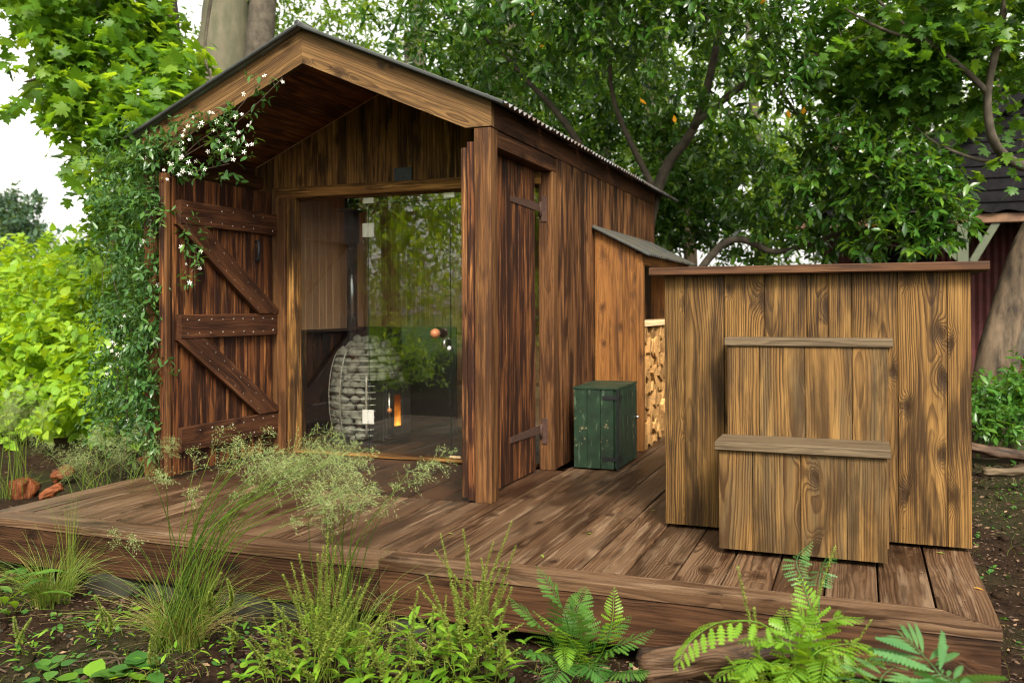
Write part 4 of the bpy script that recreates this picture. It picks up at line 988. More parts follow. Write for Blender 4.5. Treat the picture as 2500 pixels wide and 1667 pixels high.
limbs(lau, [([lb+Vector((0, 0, -1)), at(1480, 520, 10.3), at(1400, 330, 10), at(1290, 200, 9.8), at(1180, 90, 9.6)], .07, .015),
            ([lb+Vector((.15, 0, -1)), at(1600, 480, 10.2), at(1700, 300, 9.8), at(1760, 60, 9.4), at(1800, -200, 9)], .08, .02),
            ([at(1460, 450, 10.2), at(1330, 330, 9.7), at(1270, 265, 9.5)], .035, .008),
            ([at(1690, 310, 9.8), at(1850, 190, 9.3), at(2000, 215, 9), at(2130, 260, 9)], .045, .012),
            ([lb+Vector((.3, 0, -.6)), at(1760, 600, 9.9), at(1900, 615, 9.6), at(2060, 560, 9.2), at(2180, 470, 8.8)], .05, .012),
            ([at(1600, 470, 10.1), at(1500, 250, 9.6), at(1490, 60, 9.2)], .04, .012),
            ([at(1880, 190, 9.3), at(2030, 400, 9.2), at(2060, 520, 9.2)], .02, .008)], M_BARK2)
fld = leaf_field(cl, 9, .122, .62, .30, .17, (1.5, -.17), .65, .25, .2, 31)
foliage(lau, fld, LEAF, L_LAUREL, 'crown', 260)
V_ = mesh_np('leaf', LEAF[0], LEAF[1], L_YELLOW, np.full(len(LEAF[0]), .3))
for px, py, dp_ in ((1322, 115, 8.9), (1300, 40, 8.9), (1578, 255, 8.8), (1648, 300, 8.8), (1928, 288, 8.5), (1960, 280, 8.5), (2130, 545, 8.4), (1855, 10, 8.3)):
    p = at(px, py, dp_); q = part('leaf', V_, lau, Matrix.Translation(p) @ Matrix.Rotation(rnd.uniform(2.6, 3.6), 4, 'X') @ Matrix.Rotation(rnd.uniform(-.6, .6), 4, 'Z') @ Matrix.Scale(.12, 4)); q['label'] = 'yellowed leaf'

# --- near laurel boughs hanging in front of the barn
lb2 = at(2020, 800, 9.4); lau2 = thing('laurel_bush', 'fresh laurel boughs hanging in front of the dark barn', 'bush', (lb2.x, lb2.y, gz(lb2.x, lb2.y)))
cl = [C(2080, 340, 8.6, .35, 55), C(2180, 380, 8.4, .32, 60), C(2260, 420, 8.3, .26, 44), C(2150, 460, 8.4, .33, 65), C(2240, 500, 8.2, .30, 65), C(2310, 540, 8.1, .22, 36), C(2200, 570, 8.2, .25, 40), C(2270, 590, 8.1, .17, 22),
      C(2060, 470, 8.9, .4, 65), C(2020, 560, 9.2, .35, 45), C(2340, 470, 8.2, .12, 9), C(2120, 600, 8.6, .2, 18), C(1980, 400, 9, .35, 50)]
limbs(lau2, [([lb2+Vector((0, 0, -.7)), at(2040, 600, 9.3), at(2110, 470, 8.8), at(2230, 450, 8.3)], .035, .006), ([at(2050, 570, 9.2), at(2160, 560, 8.5), at(2290, 540, 8.1)], .02, .004)], M_BARK2)
foliage(lau2, leaf_field(cl, 9, .118, .6, .35, .13, None, .7, .2, .15, 33), LEAF, L_LAUREL, 'crown', 250)

# --- leaning pale trunk at the right with its crown overhead
lt0 = at(2385, 1010, 8.6); lean = thing('leaning_tree', 'leaning pale barked tree at the right edge by the tub', 'tree', (lt0.x, lt0.y, gz(lt0.x, lt0.y)))
pts = [Vector((lt0.x+.02, lt0.y, gz(lt0.x, lt0.y)-.1)), at(2425, 900, 8.6), at(2462, 760, 8.6), at(2512, 610, 8.55), at(2572, 490, 8.5), at(2640, 330, 8.4), at(2730, -50, 8.2)]
c = curve_pts(pts, 26); tube('trunk', c, np.interp(np.linspace(0, 1, 26), [0, .15, .35, .6, 1], [.21, .165, .155, .145, .11]), M_BARK3, lean, 18, True, .05)
pts = [Vector((lt0.x+.42, lt0.y+.2, gz(lt0.x, lt0.y)-.1)), at(2450, 930, 8.8), at(2490, 800, 8.8), at(2560, 640, 8.8)]
c = curve_pts(pts, 14); tube('trunk', c, np.linspace(.14, .11, 14), M_BARK2, lean, 12, True, .05)
limbs(lean, [([at(2560, 410, 8.4), at(2480, 400, 8.2), at(2425, 340, 8.0), at(2412, 230, 7.9), at(2445, 60, 7.8), at(2470, -120, 7.8)], .055, .022),
             ([at(2470, 400, 8.2), at(2380, 388, 8.2), at(2270, 340, 8.3), at(2190, 260, 8.4)], .022, .006),
             ([at(2415, 230, 7.9), at(2330, 150, 7.9), at(2220, 70, 8), at(2120, -20, 8.1)], .03, .012),
             ([at(2300, 120, 7.9), at(2150, 70, 8.0), at(2060, 20, 8.1)], .02, .008)], M_BARK2)
cl = [C(2160, 60, 8.2, .55, 60), C(2300, 60, 8.1, .6, 70), C(2440, 60, 7.9, .55, 55), C(2250, 180, 8.3, .42, 50), C(2360, 230, 8.2, .4, 48), C(2470, 200, 8.0, .4, 36), C(2180, 250, 8.5, .32, 30), C(2120, 190, 10.4, .9, 110), C(2330, 200, 10.4, .9, 110), C(2060, 130, 8.6, .4, 36),
      C(2420, 320, 8.1, .24, 14), C(2300, 310, 8.4, .26, 16), C(2300, -150, 8, .9, 70), C(2560, 40, 8.2, .5, 40), C(2490, 350, 7.8, .12, 5), C(2080, 240, 8.8, .35, 30), C(2380, 120, 9.6, .9, 90), C(2200, 140, 9.8, .8, 80)]
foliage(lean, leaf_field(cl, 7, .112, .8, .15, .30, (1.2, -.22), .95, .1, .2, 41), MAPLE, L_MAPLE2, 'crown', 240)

# --- laurel seedlings at the foot of that trunk
lq = at(2440, 1040, 8.0); lb3 = thing('laurel_bush', 'low laurel bush at the foot of the leaning tree', 'bush', (lq.x, lq.y, gz(lq.x, lq.y)))
cl = [C(2410, 1000, 8.1, .22, 40), C(2470, 990, 8.0, .28, 55), C(2540, 1000, 8.0, .3, 50), C(2440, 1050, 7.8, .2, 32), C(2500, 930, 8.2, .25, 34), C(2390, 950, 8.4, .15, 14)]
foliage(lb3, leaf_field(cl, 8, .10, .65, .3, .12, None, .75, .3, .1, 43), LEAF, leafmat('young laurel leaf', (.030, .090, .014), (.055, .150, .022), (.10, .20, .03), .35, .28), 'foliage', 120)

# --- bank of bright undergrowth on the left, with a far bluish tree
bk = at(150, 900, 10.5); bank = thing('undergrowth', 'bright green nettle bank left of the jasmine', 'undergrowth', (bk.x, bk.y, gz(bk.x, bk.y)))
bank['kind'] = 'stuff'
cl = [C(40, 760, 11.5, .8, 150), C(160, 760, 11, .7, 140), C(280, 740, 10.5, .6, 110), C(60, 900, 10.2, .7, 140), C(190, 880, 10, .65, 140), C(300, 880, 9.4, .5, 100), C(350, 680, 10.6, .5, 80), C(60, 680, 13, .8, 100), C(180, 680, 12.4, .6, 80), C(300, 640, 11.5, .5, 70),
      C(230, 1000, 9.0, .4, 80), C(90, 1010, 9.4, .5, 80), C(-60, 850, 10.5, .8, 100), C(330, 1000, 8.4, .3, 50), C(350, 580, 10.5, .35, 40), C(-40, 1000, 9.3, .6, 70)]
foliage(bank, leaf_field(cl, 8, .125, .75, .25, .22, None, .9, .4, .2, 51), NETTLE, L_BANK, 'foliage', 200)
bt = at(20, 700, 30); blue = thing('distant_tree', 'distant bluish tree at the left edge under white sky', 'tree', (bt.x, bt.y, -.2))
foliage(blue, leaf_field([C(0, 560, 30, 1.0, 260, 1.2), C(50, 540, 30, .7, 140, .8), C(20, 650, 29, 1.2, 260, 1.0), C(-70, 560, 30, 1.2, 160), C(80, 600, 30, .4, 60), C(-30, 480, 30, .5, 60)], 9, .26, .7, .2, .5, (.8, -.1), .7, .2, .3, 53), LEAF4, L_DARKTREE)
tube('trunk', [at(10, 800, 30), at(10, 560, 30)], .16, M_BARK2, blue, 8)
hd = at(220, 640, 24); hedge = thing('hedge', 'soft green hedge beyond the bank on the left', 'hedge', (hd.x, hd.y, -.2))
foliage(hedge, leaf_field([C(120, 690, 24, 1.6, 300, .8), C(300, 660, 22, 1.6, 300, 1.2), C(-80, 720, 24, 1.6, 200, .8)], 8, .2, .7, .2, .4, (.6, -.25), .7, .3, .4, 54), LEAF4, L_WOOD)
sk = at(285, 830, 9.6); stake = thing('garden_stake', 'pale yellow wooden stake in the green bank', 'stake', (sk.x, sk.y, gz(sk.x, sk.y)))
tube('pole', [(sk.x, sk.y, gz(sk.x, sk.y)-.1), at(286, 735, 9.6)], .035, M_PALEGREEN, stake, 8)

# --- woodland behind everything: trees one beyond another
wood_spots = [(1000, 240, 16.5), (1280, 260, 17), (1480, 240, 16), (620, 300, 19), (900, 330, 20), (1150, 380, 21), (1380, 380, 18), (1620, 420, 19), (1850, 420, 20), (2050, 380, 18), (2250, 330, 19), (2450, 300, 21), (1950, 620, 17), (1720, 660, 17), (2150, 640, 18)]
WL = ['nearer woodland tree just right of the roof ridge', 'nearer woodland tree behind the pale trunk', 'nearer woodland tree above the laurel limbs', 'pale green woodland tree far behind the cabin ridge', 'woodland tree glimpsed above the right roof slope', 'woodland tree glimpsed left of centre through laurel', 'woodland tree behind the laurel limbs at centre', 'woodland tree glimpsed between laurel and tub lid', 'woodland tree right of centre through sky gaps', 'woodland tree just left of the barn roof', 'woodland tree showing above the barn roof', 'woodland tree at the upper right corner', 'low woodland shrub behind the tub lid, right of its middle', 'low woodland shrub behind the tub lid, left of its middle', 'low woodland shrub left of the barn porch']
cdefs = {}
for k, (px, py, dp_) in enumerate(wood_spots):
    p = at(px, py, dp_); low = k >= 12
    rt = thing('woodland_tree' if not low else 'woodland_shrub', WL[k], 'tree' if not low else 'shrub', (p.x, p.y, -.2))
    key = (k % 3) if not low else 9
    if key not in cdefs:
        g_ = np.random.default_rng(60+key)
        cs = [((g_.normal()*1.4, g_.normal()*1.0, (1.0 if low else 3.6)+g_.normal()*(.5 if low else 1.5)), (1.1, .9, .8), 60) for _ in range(6 if low else 14)]
        fl_ = leaf_field(cs, 8, .17, .7, .2, .4, (.7, -.10), .75, .15, .2, 61+key)
        W, T, at2 = scatter(LEAF4, *fl_); cdefs[key] = (mesh_np('crown', W, T, L_WOOD, at2), mesh_np('trunk', *tube_arrays([(0, 0, -.2), (.1, 0, 2), (-.1, .1, 6.5)], [.16, .13, .07], 8), M_BARK2, smooth=True))
    Mz = Matrix.Translation((p.x, p.y, -.2)) @ Matrix.Rotation(k*1.7, 4, 'Z') @ Matrix.Scale(1.0+.12*(k % 3), 4)
    cr = part('crown', cdefs[key][0], rt, Mz); cr['kind'] = 'stuff'
    if not low: part('trunk', cdefs[key][1], rt, Mz)

# --- the clearing behind the camera, which the glass front mirrors
L_CLEAR = leafmat('brightened clearing leaf', (.085, .190, .015), (.170, .320, .024), (.260, .400, .036), .5, .45)  # leaf colours raised so the trees mirror brightly, light put into the colour
cdef2 = {k: (v[0].copy(), v[1]) for k, v in cdefs.items()}
for k in cdef2: cdef2[k][0].materials[0] = L_CLEAR
mk = [(-9.5, -13.0, 1.25), (-6.0, -15.5, 1.4), (-12.5, -9.5, 1.2), (-3.0, -17, 1.3), (2.5, -17.5, 1.2), (-14.5, -5.5, 1.2), (-8, -18, 1.5), (-11.0, -16.5, 1.3)]
for k, (x_, y_, s_) in enumerate(mk):
    rt = thing('clearing_tree', 'tree mirrored in the glass front', 'tree', (x_, y_, -.3), 'trees mirrored in the glass')
    for nm in (0, 1):
        o = part('crown' if nm == 0 else 'trunk', cdef2[k % 3][nm], rt, Matrix.Translation((x_, y_, -.3-.6*s_)) @ Matrix.Rotation(k*2.1, 4, 'Z') @ Matrix.Scale(s_, 4))
        if nm == 0: o['kind'] = 'stuff'
cs = [((-5.5-i*.75, -6.2-((i*37) % 11)*.32-abs(i-5)*.1, .1), (.75, .7, .75), 90) for i in range(11)] + [((-4.5-i*1.0, -8.2-((i*29) % 7)*.5, .9+((i*13) % 5)*.35), (1.1, 1.0, 1.0), 90) for i in range(9)] + [((-6.5-i*1.3, -10.5-((i*17) % 5)*.6, 2.3+((i*7) % 4)*.6), (1.3, 1.1, 1.2), 90) for i in range(7)]
sh = thing('clearing_shrubs', 'bright green shrubs mirrored in the glass front', 'shrubs', (-7, -7, -.3)); sh['kind'] = 'stuff'
foliage(sh, leaf_field(cs, 7, .13, .75, .2, .2, None, .9, .4, .3, 71), LEAF4, L_BANK, 'foliage')  # light bank leaf colour brightens the mirrored shrubs
hg2 = thing('clearing_hedge', 'tall hedge closing the clearing mirrored in the glass front', 'hedge', (-10, -20, -.3))
foliage(hg2, leaf_field([((-22+i*2.2, -13-6.5*math.sin((i+1)/13*2.4), 1.2+(i % 3)*.9), (1.7, 1.5, 1.9), 150) for i in range(13)], 7, .22, .75, .2, .3, None, .8, .3, .3, 73), LEAF4, L_CLEAR, 'foliage')

# ================================================================== JASMINE on the left porch post
jas = thing('jasmine_climber', 'white flowering jasmine climbing the left porch post and gable', 'climber', (-2.95, .15, gz(-2.95, .15)))
def J(px, py, y_, r_, n, ry=None):
    p = on(px, py, 1, y_); return (tuple(p), (r_, ry or r_*.7, r_*1.1), n)
cl = [J(350, 380, .15, .22, 30), J(330, 470, .2, .25, 40), J(335, 560, .2, .20, 38), J(330, 650, .2, .20, 38), J(325, 760, .25, .20, 36), J(320, 850, .3, .26, 46), J(330, 950, .3, .27, 46), J(330, 1040, .3, .2, 30), J(290, 920, .5, .25, 34), J(260, 1020, .5, .22, 24), J(355, 850, .15, .12, 14), J(300, 720, .4, .2, 24), J(280, 560, .5, .22, 22),
      J(400, 390, -.03, .13, 10, .05), J(440, 330, -.05, .12, 9, .05), J(470, 360, -.06, .14, 12, .06), J(520, 330, -.07, .15, 14, .06), J(560, 350, -.06, .11, 9, .05), J(500, 300, -.06, .10, 10, .05), J(590, 290, -.05, .08, 9, .04), J(430, 430, -.03, .11, 11, .06), J(480, 420, -.04, .09, 7, .05), J(560, 400, -.05, .10, 12, .05), J(640, 250, -.05, .05, 4, .03), J(650, 180, -.05, .06, 4, .03), J(300, 370, .1, .18, 18), J(250, 450, .3, .2, 16)]
for px, py, r_ in ((455, 545, .045), (465, 590, .05), (485, 640, .05), (475, 680, .05), (480, 600, .03)):
    p = on(px, py, 0, XD+.07); cl.append((tuple(p), (.03, r_, r_*1.2), 5))
for px, py, n in ((405, 900, 4), (400, 940, 4), (395, 680, 4), (395, 515, 7)): cl.append((tuple(on(px, py, 1, -.10)), (.03, .02, .05), n))
cl += [J(rnd.uniform(315, 360), py, rnd.uniform(-.08, .0), .09, 9, .06) for py in range(330, 1080, 28)]
cl += [J(rnd.uniform(250, 360), py, rnd.uniform(.1, .7), .20, 20, .15) for py in range(420, 1090, 24)]
cl += [J(rnd.uniform(348, 384), py, rnd.uniform(-.10, -.04), .055, 8, .04) for py in range(330, 1120, 22)]
cl = [(a, b_, max(2, int(n*.68))) for a, b_, n in cl]
jf = leaf_field(cl, 8, .062, .7, .35, .11, None, .6, .15, .05, 81)
foliage(jas, jf, LEAF, L_JAS, 'foliage', 160)
st_ = []
for k in range(9):
    x_ = -2.84+rnd.uniform(-.35, .04); y_ = rnd.uniform(.15, .5)
    st_.append(tube_arrays(curve_pts([(x_+rnd.uniform(-.1, .1), y_, -.3), (x_, y_, .3), (x_+rnd.uniform(-.16, .16), y_-.05, .7), (x_+rnd.uniform(-.1, .1), y_, 1.0), (x_+rnd.uniform(-.2, .2), y_-.05, 1.5), (x_+rnd.uniform(-.1, .2), y_, 2.1)], 20), rnd.uniform(.002, .006), 5))
for pA in ([(400, 430), (480, 350), (560, 290), (650, 180)], [(390, 480), (430, 400), (520, 340), (600, 280), (690, 190)], [(380, 440), (470, 420), (560, 400)]):
    st_.append(tube_arrays(curve_pts([on(a, b_, 1, -.035) for a, b_ in pA], 16), .0028, 5))
st_.append(tube_arrays(curve_pts([on(a, b_, 0, XD+.075) for a, b_ in ((435, 520), (462, 560), (480, 620), (470, 690))], 10), .0022, 5))
V, T = join(st_); sj = part('stems', mesh_np('stems', V-np.array(jas.location), T, M_VINESTEM, smooth=True), jas, Matrix.Translation(jas.location)); sj['kind'] = 'stuff'
# flowers: five narrow petals in a pinwheel
pet, pt_ = [(0, 0, .002)], []
for k in range(5):
    a = k*2*math.pi/5
    for r_, o_, z_ in ((.30, -.30, .0), (.92, -.16, -.02), (1.0, .16, .02), (.50, .22, .03)):
        pet.append((r_*math.cos(a+o_), r_*math.sin(a+o_), z_))
    b_ = 1+4*k; pt_ += [(0, b_, b_+3), (b_, b_+1, b_+2), (b_, b_+2, b_+3)]
FLM = mesh_np('flower', np.array(pet, np.float32), np.array(pt_, np.int32), M_PETAL)
fl_spots = []
def fl_area(pxs, pys, y_, n, ax=1):
    for _ in range(n): fl_spots.append((on(rnd.uniform(*pxs), rnd.uniform(*pys), ax, y_),))
fl_area((425, 620), (258, 400), -.12, 36); fl_area((400, 500), (395, 440), -.12, 13); fl_area((335, 390), (330, 480), .0, 12); fl_area((300, 385), (560, 700), -.02, 7); fl_area((260, 380), (740, 960), .05, 26); fl_area((300, 390), (1000, 1060), .05, 12); fl_area((345, 385), (460, 560), -.02, 8)
for px, py in ((442, 603), (455, 645), (490, 615), (470, 660), (463, 690), (476, 695), (488, 655), (645, 185), (690, 200), (630, 195), (595, 230), (612, 300), (400, 500), (395, 518)): fl_spots.append((on(px, py, 1, -.06) if not (430 < px < 500) else on(px, py, 0, XD+.10),))
for (p,) in fl_spots:
    nv = (CAM-p).normalized()+Vector((rnd.gauss(0, .5), rnd.gauss(0, .5), rnd.gauss(.2, .4)))
    Mx = Matrix.Translation(p) @ nv.to_track_quat('Z', 'Y').to_matrix().to_4x4() @ Matrix.Rotation(rnd.uniform(0, 6), 4, 'Z') @ Matrix.Scale(rnd.uniform(.011, .019), 4)
    part('flower', FLM, jas, Mx)

# ================================================================== FOREGROUND PLANTS
def ribbon(pts, w0, w1, nrm=None):
    V, T = [], []; n = len(pts)
    for k, p in enumerate(pts):
        t = (pts[min(k+1, n-1)]-pts[max(k-1, 0)]).normalized(); s_ = t.cross(nrm if nrm else Vector((.3, -1, .2))).normalized()
        w_ = (w0+(w1-w0)*k/(n-1))/2; V += [tuple(p-s_*w_), tuple(p+s_*w_)]
    for k in range(n-1): T += [(2*k, 2*k+1, 2*k+3), (2*k, 2*k+3, 2*k+2)]
    return np.array(V, np.float32), np.array(T, np.int32)
class Acc:
    def __init__(s): s.V, s.T, s.r, s.k = [], [], [], 0
    def add(s, V, T, r): s.V.append(V); s.T.append(T+s.k); s.k += len(V); s.r.append(np.full(len(V), r, np.float32))
    def mesh(s, name, mat, org): return mesh_np(name, np.concatenate(s.V)-np.array(org, np.float32), np.concatenate(s.T), mat, np.concatenate(s.r))
def blades(base, n, hmin, hmax, lean, r0=.07, wd=.0035, bias=(0, 0), stiff=.5):
    a = Acc()
    for _ in range(n):
        th = rnd.uniform(0, 6.283); rr = r0*math.sqrt(rnd.random()); h = rnd.uniform(hmin, hmax)
        b_ = Vector((base[0]+rr*math.cos(th), base[1]+rr*math.sin(th), gz(base[0], base[1])-.01))
        out = Vector((math.cos(th)+rnd.gauss(0, .4), math.sin(th)+rnd.gauss(0, .4), 0))*lean*h*rnd.uniform(.3, 1.3)+Vector((bias[0], bias[1], 0))*h
        dr = rnd.random()*(1-stiff)
        pts = [b_+out*t*t+Vector((0, 0, h*(t-dr*t*t*t))) for t in np.linspace(0, 1, 6)]
        V, T = ribbon(pts, wd*rnd.uniform(.7, 1.3), .0006, Vector((rnd.gauss(0, 1), rnd.gauss(-1, 1), .1)))
        a.add(V, T, min(.999, abs(rnd.gauss(.35, .3))))
    return a
def panicle(acc, stalk, p, d, L, dens=1.0):
    """airy grass head: whorls of hair-thin branches carrying small spikelets"""
    d = d.normalized(); nodes = 9
    for k in range(nodes):
        t = k/(nodes-1); q = p+d*L*t+Vector((0, 0, -.10*L*t*t)); bl = L*(.62*(1-t)+.10)*rnd.uniform(.8, 1.15)
        for _ in range(max(2, int((4.6-2.4*t)*dens))):
            th = rnd.uniform(0, 6.283); s1 = d.orthogonal().normalized(); s2 = d.cross(s1)
            o = s1*math.cos(th)+s2*math.sin(th); dr = (d*.55+o*.8).normalized(); pts = []
            for u in np.linspace(0, 1, 4): pts.append(q+dr*bl*u+Vector((0, 0, -.30*bl*u*u)))
            V, T = ribbon(pts, .0009, .0006); acc.add(V, T, rnd.random()*.5)
            for _s in range(int(7*dens)+2):
                u = rnd.uniform(.3, 1.0); c_ = q+dr*bl*u+Vector((0, 0, -.30*bl*u*u))+Vector((rnd.gauss(0, .006), rnd.gauss(0, .006), rnd.gauss(0, .006)))
                dd = (dr+Vector((rnd.gauss(0, .6), rnd.gauss(0, .6), rnd.gauss(-.35, .5)))).normalized(); sd2 = dd.orthogonal().normalized(); l_ = rnd.uniform(.006, .011); w_ = .0013
                acc.add(np.array([tuple(c_), tuple(c_+dd*l_*.5+sd2*w_), tuple(c_+dd*l_), tuple(c_+dd*l_*.5-sd2*w_)], np.float32), np.array([(0, 1, 2), (0, 2, 3)], np.int32), rnd.random())
def tussock(label, base, n, hr, lean, heads, r0=.07, dens=1.0, bias=(0, 0), group=None):
    gm_ = L_STRAW if 'straw' in label else L_GRASS
    loc = (base[0], base[1], gz(*base)); t_ = thing('grass_tussock', label, 'grass', loc, group)
    if n:
        b_ = part('blades', blades(base, n, hr[0], hr[1], lean, r0, bias=bias).mesh('blades', gm_, loc), t_, Matrix.Translation(loc)); b_['kind'] = 'stuff'
    if heads:
        st2, pn = Acc(), Acc()
        for tip, L in heads:
            b0 = Vector((base[0]+rnd.gauss(0, r0*.6), base[1]+rnd.gauss(0, r0*.6), loc[2])); tip = Vector(tip)
            mid = (b0+tip)/2+Vector((0, 0, .10*(tip-b0).length)); mid.x -= (tip.x-b0.x)*.15
            c_ = curve_pts([b0, mid, tip], 10); V, T = tube_arrays(c_, np.linspace(.0031, .0013, 10), 4); st2.add(V, T, rnd.random()*.6)
            panicle(pn, st2, c_[-1], (c_[-1]-c_[-3]).normalized()+Vector((rnd.gauss(.2, .25), rnd.gauss(0, .25), rnd.gauss(-.15, .2))), L, dens)
        o = part('stalks', st2.mesh('stalks', L_GRASS, loc), t_, Matrix.Translation(loc)); o['kind'] = 'stuff'
        o = part('panicles', pn.mesh('panicles', L_PAN, loc), t_, Matrix.Translation(loc)); o['kind'] = 'stuff'
    return t_
def gpt(px, py, z=-.33):
    p = on(px, py, 2, z); return (p.x, p.y)
bA = gpt(440, 1570)
hA = []
for k in range(44):
    px = rnd.triangular(470, 1010, 700); py = rnd.triangular(1055, 1230, 1130)+max(0, (px-850))*.10
    hA.append((tuple(at(px, py, rnd.uniform(3.7, 4.15))), rnd.uniform(.13, .22)))
for px, py in ((380, 1180), (405, 1160), (470, 1215), (560, 1230), (300, 1330), (330, 1320), (820, 1230), (700, 1280)): hA.append((tuple(at(px, py, rnd.uniform(3.7, 4.0))), .10))
tussock('tall tussock with pale airy seed heads over the deck edge', bA, 300, (.12, .50), .75, hA, .10, .72)
tussock('straw coloured drooping blades at the foot of the pale tussock', gpt(455, 1560), 170, (.12, .34), 1.25, None, .10)
tussock('dark green rush-like tussock near the left deck corner', gpt(126, 1470), 380, (.10, .40), .8, None, .09)
tussock('stiff green stems standing from the left rushy tussock', gpt(170, 1440), 34, (.52, .74), .12, None, .04)
bC = gpt(845, 1600)
hC = [(tuple(at(rnd.triangular(740, 900, 810), rnd.uniform(1190, 1300), rnd.uniform(3.5, 3.8))), rnd.uniform(.11, .18)) for _ in range(13)]
hC += [(tuple(at(px, py, 3.6)), .15) for px, py in ((1000, 1150), (1050, 1130), (980, 1180), (940, 1230))]
tussock('middle tussock of green stems and upright seed heads', bC, 240, (.14, .48), .65, hC, .085, .8)
bD = gpt(960, 1530)
tussock('sparse straw coloured tussock right of the middle stems', bD, 60, (.2, .42), .7, None, .05)
# pale grass clouds on the left beyond the deck
for lab, px, py, dep, n in (('pale feathery grass cloud behind the left deck edge', 235, 1130, 6.6, 22), ('pale feathery grass at the left picture edge', 40, 1030, 7.2, 18), ('small pale grass tuft below the jasmine', 330, 1130, 6.4, 12)):
    p = at(px, py+60, dep); hh = [(tuple(at(px+rnd.gauss(0, 42), py+rnd.gauss(-8, 28), dep+rnd.gauss(0, .15))), rnd.uniform(.14, .22)) for _ in range(n)]
    tussock(lab, (p.x, p.y), 90, (.12, .32), .6, hh, .12, 1.15)

# --- weeds with seed spires
def weed(label, base, spires, nleaf, hleaf, lsize, seed, name='spire_weed', mat=L_WEED):
    r_ = random.Random(seed); loc = Vector((base[0], base[1], gz(*base))); t_ = thing(name, label, 'weed', loc)
    lm = [mesh_np('leaf', WL_[0], WL_[1], mat, np.full(len(WL_[0]), .1+.2*k)) for k in range(5)]
    for tip in spires:
        tip = Vector(tip); a_ = Acc(); b0 = loc+Vector((r_.gauss(0, .03), r_.gauss(0, .03), 0))
        c_ = curve_pts([b0, (b0+tip)/2+Vector((r_.gauss(0, .02), r_.gauss(0, .02), .02)), tip], 14); V, T = tube_arrays(c_, np.linspace(.0024, .0009, 14), 5); a_.add(V, T, .4)
        L_ = (tip-b0).length; n = int(L_/.013)
        for k in range(n):
            t = .32+.68*k/n; i = min(12, int(t*13)); q = c_[i].lerp(c_[i+1], t*13-i); sz = .0165*(1.1-t*.7)
            for j in range(5):
                th = r_.uniform(0, 6.28); o = Vector((math.cos(th), math.sin(th), r_.uniform(-.3, .6))).normalized(); q2 = q+o*sz*.35; sd2 = o.cross(Vector((0, 0, 1))).normalized()*sz*.42
                a_.add(np.array([tuple(q), tuple(q2+sd2), tuple(q+o*sz*1.15), tuple(q2-sd2)], np.float32), np.array([(0, 1, 2), (0, 2, 3)], np.int32), r_.random())
        part('spire', a_.mesh('spire', L_SPIRE, c_[7]), t_, Matrix.Translation(c_[7]))
    for k in range(nleaf):
        th = r_.uniform(0, 6.28); h = r_.uniform(.02, hleaf); el = r_.uniform(-.2, .7); rr = r_.uniform(.0, .10)
        p = loc+Vector((rr*math.cos(th)+r_.gauss(0, .04), rr*math.sin(th)+r_.gauss(0, .04), h)); d_ = Vector((math.cos(th), math.sin(th), el)).normalized()
        z_ = (Vector((0, 0, 1))-d_*d_.z+Vector((r_.gauss(0, .2), r_.gauss(0, .2), 0))).normalized(); x_ = d_.cross(z_).normalized(); z_ = x_.cross(d_); s_ = lsize*r_.uniform(.6, 1.25)
        Mx = Matrix((x_, d_, z_)).transposed().to_4x4() @ Matrix.Scale(s_, 4); Mx.translation = p
        part('leaf', lm[r_.randrange(5)], t_, Mx)
WV = [(0, 0, 0)]
for k, (yy, ww, zz) in enumerate(((.15, .07, .02), (.35, .13, .035), (.55, .125, .02), (.78, .07, -.04))): WV += [(-ww, yy, zz+.025), (0, yy, zz), (ww, yy, zz+.025)]
WV.append((0, 1, -.14)); WT = [(0, 2, 1), (0, 3, 2)]
for k in range(3):
    b_ = 1+3*k; WT += [(b_, b_+1, b_+4), (b_, b_+4, b_+3), (b_+1, b_+2, b_+5), (b_+1, b_+5, b_+4)]
WT += [(10, 11, 13), (11, 12, 13)]
WL_ = (np.array(WV, np.float32), np.array(WT, np.int32))
def tips(lst, d0): return [tuple(at(px, py, d0+rnd.uniform(-.15, .2))) for px, py in lst]
weed('bright weed clump with short spires in front of the joint', gpt(770, 1690), tips([(710, 1370), (690, 1480), (630, 1540), (740, 1400), (790, 1330), (830, 1400), (860, 1440), (775, 1350), (800, 1300), (720, 1440), (880, 1480), (905, 1410), (640, 1600)], 3.35), 40, .28, .105, 1)
weed('leafy weed with tall seed spires left of the ferns', gpt(1110, 1700), tips([(1075, 1300), (1040, 1400), (1110, 1400), (1145, 1330), (1190, 1390), (1230, 1370), (1250, 1270), (1165, 1420), (1000, 1480), (1210, 1470), (1280, 1520), (950, 1520), (1090, 1450)], 3.35), 52, .28, .115, 2)
weed('low leafy weed between the tussock and tall spires', gpt(940, 1720), tips([(900, 1560), (960, 1540), (1010, 1600)], 3.3), 34, .18, .10, 3)
weed('weed with thin seed spires among the bright ferns', gpt(1900, 1790), tips([(1800, 1380), (1840, 1480), (2040, 1330), (2130, 1510), (2150, 1590), (1770, 1600), (1720, 1640)], 2.95), 22, .22, .10, 4)
weed('slim upright seed spires between the tussock and the joint', gpt(800, 1660), tips([(690, 1400), (730, 1350), (820, 1330), (850, 1370), (760, 1460), (880, 1430), (655, 1460), (905, 1500)], 3.45), 14, .2, .07, 21)
weed('slim upright seed spires before the deck, left of the dark fern', gpt(1160, 1660), tips([(1060, 1340), (1130, 1290), (1205, 1320), (1100, 1420), (1175, 1360), (1240, 1420), (1020, 1430), (1260, 1330)], 3.4), 14, .2, .07, 22)
weed('bushy bright weed left of the short spires', gpt(690, 1680), tips([(640, 1500), (600, 1560), (668, 1470), (720, 1520)], 3.4), 40, .24, .08, 11)
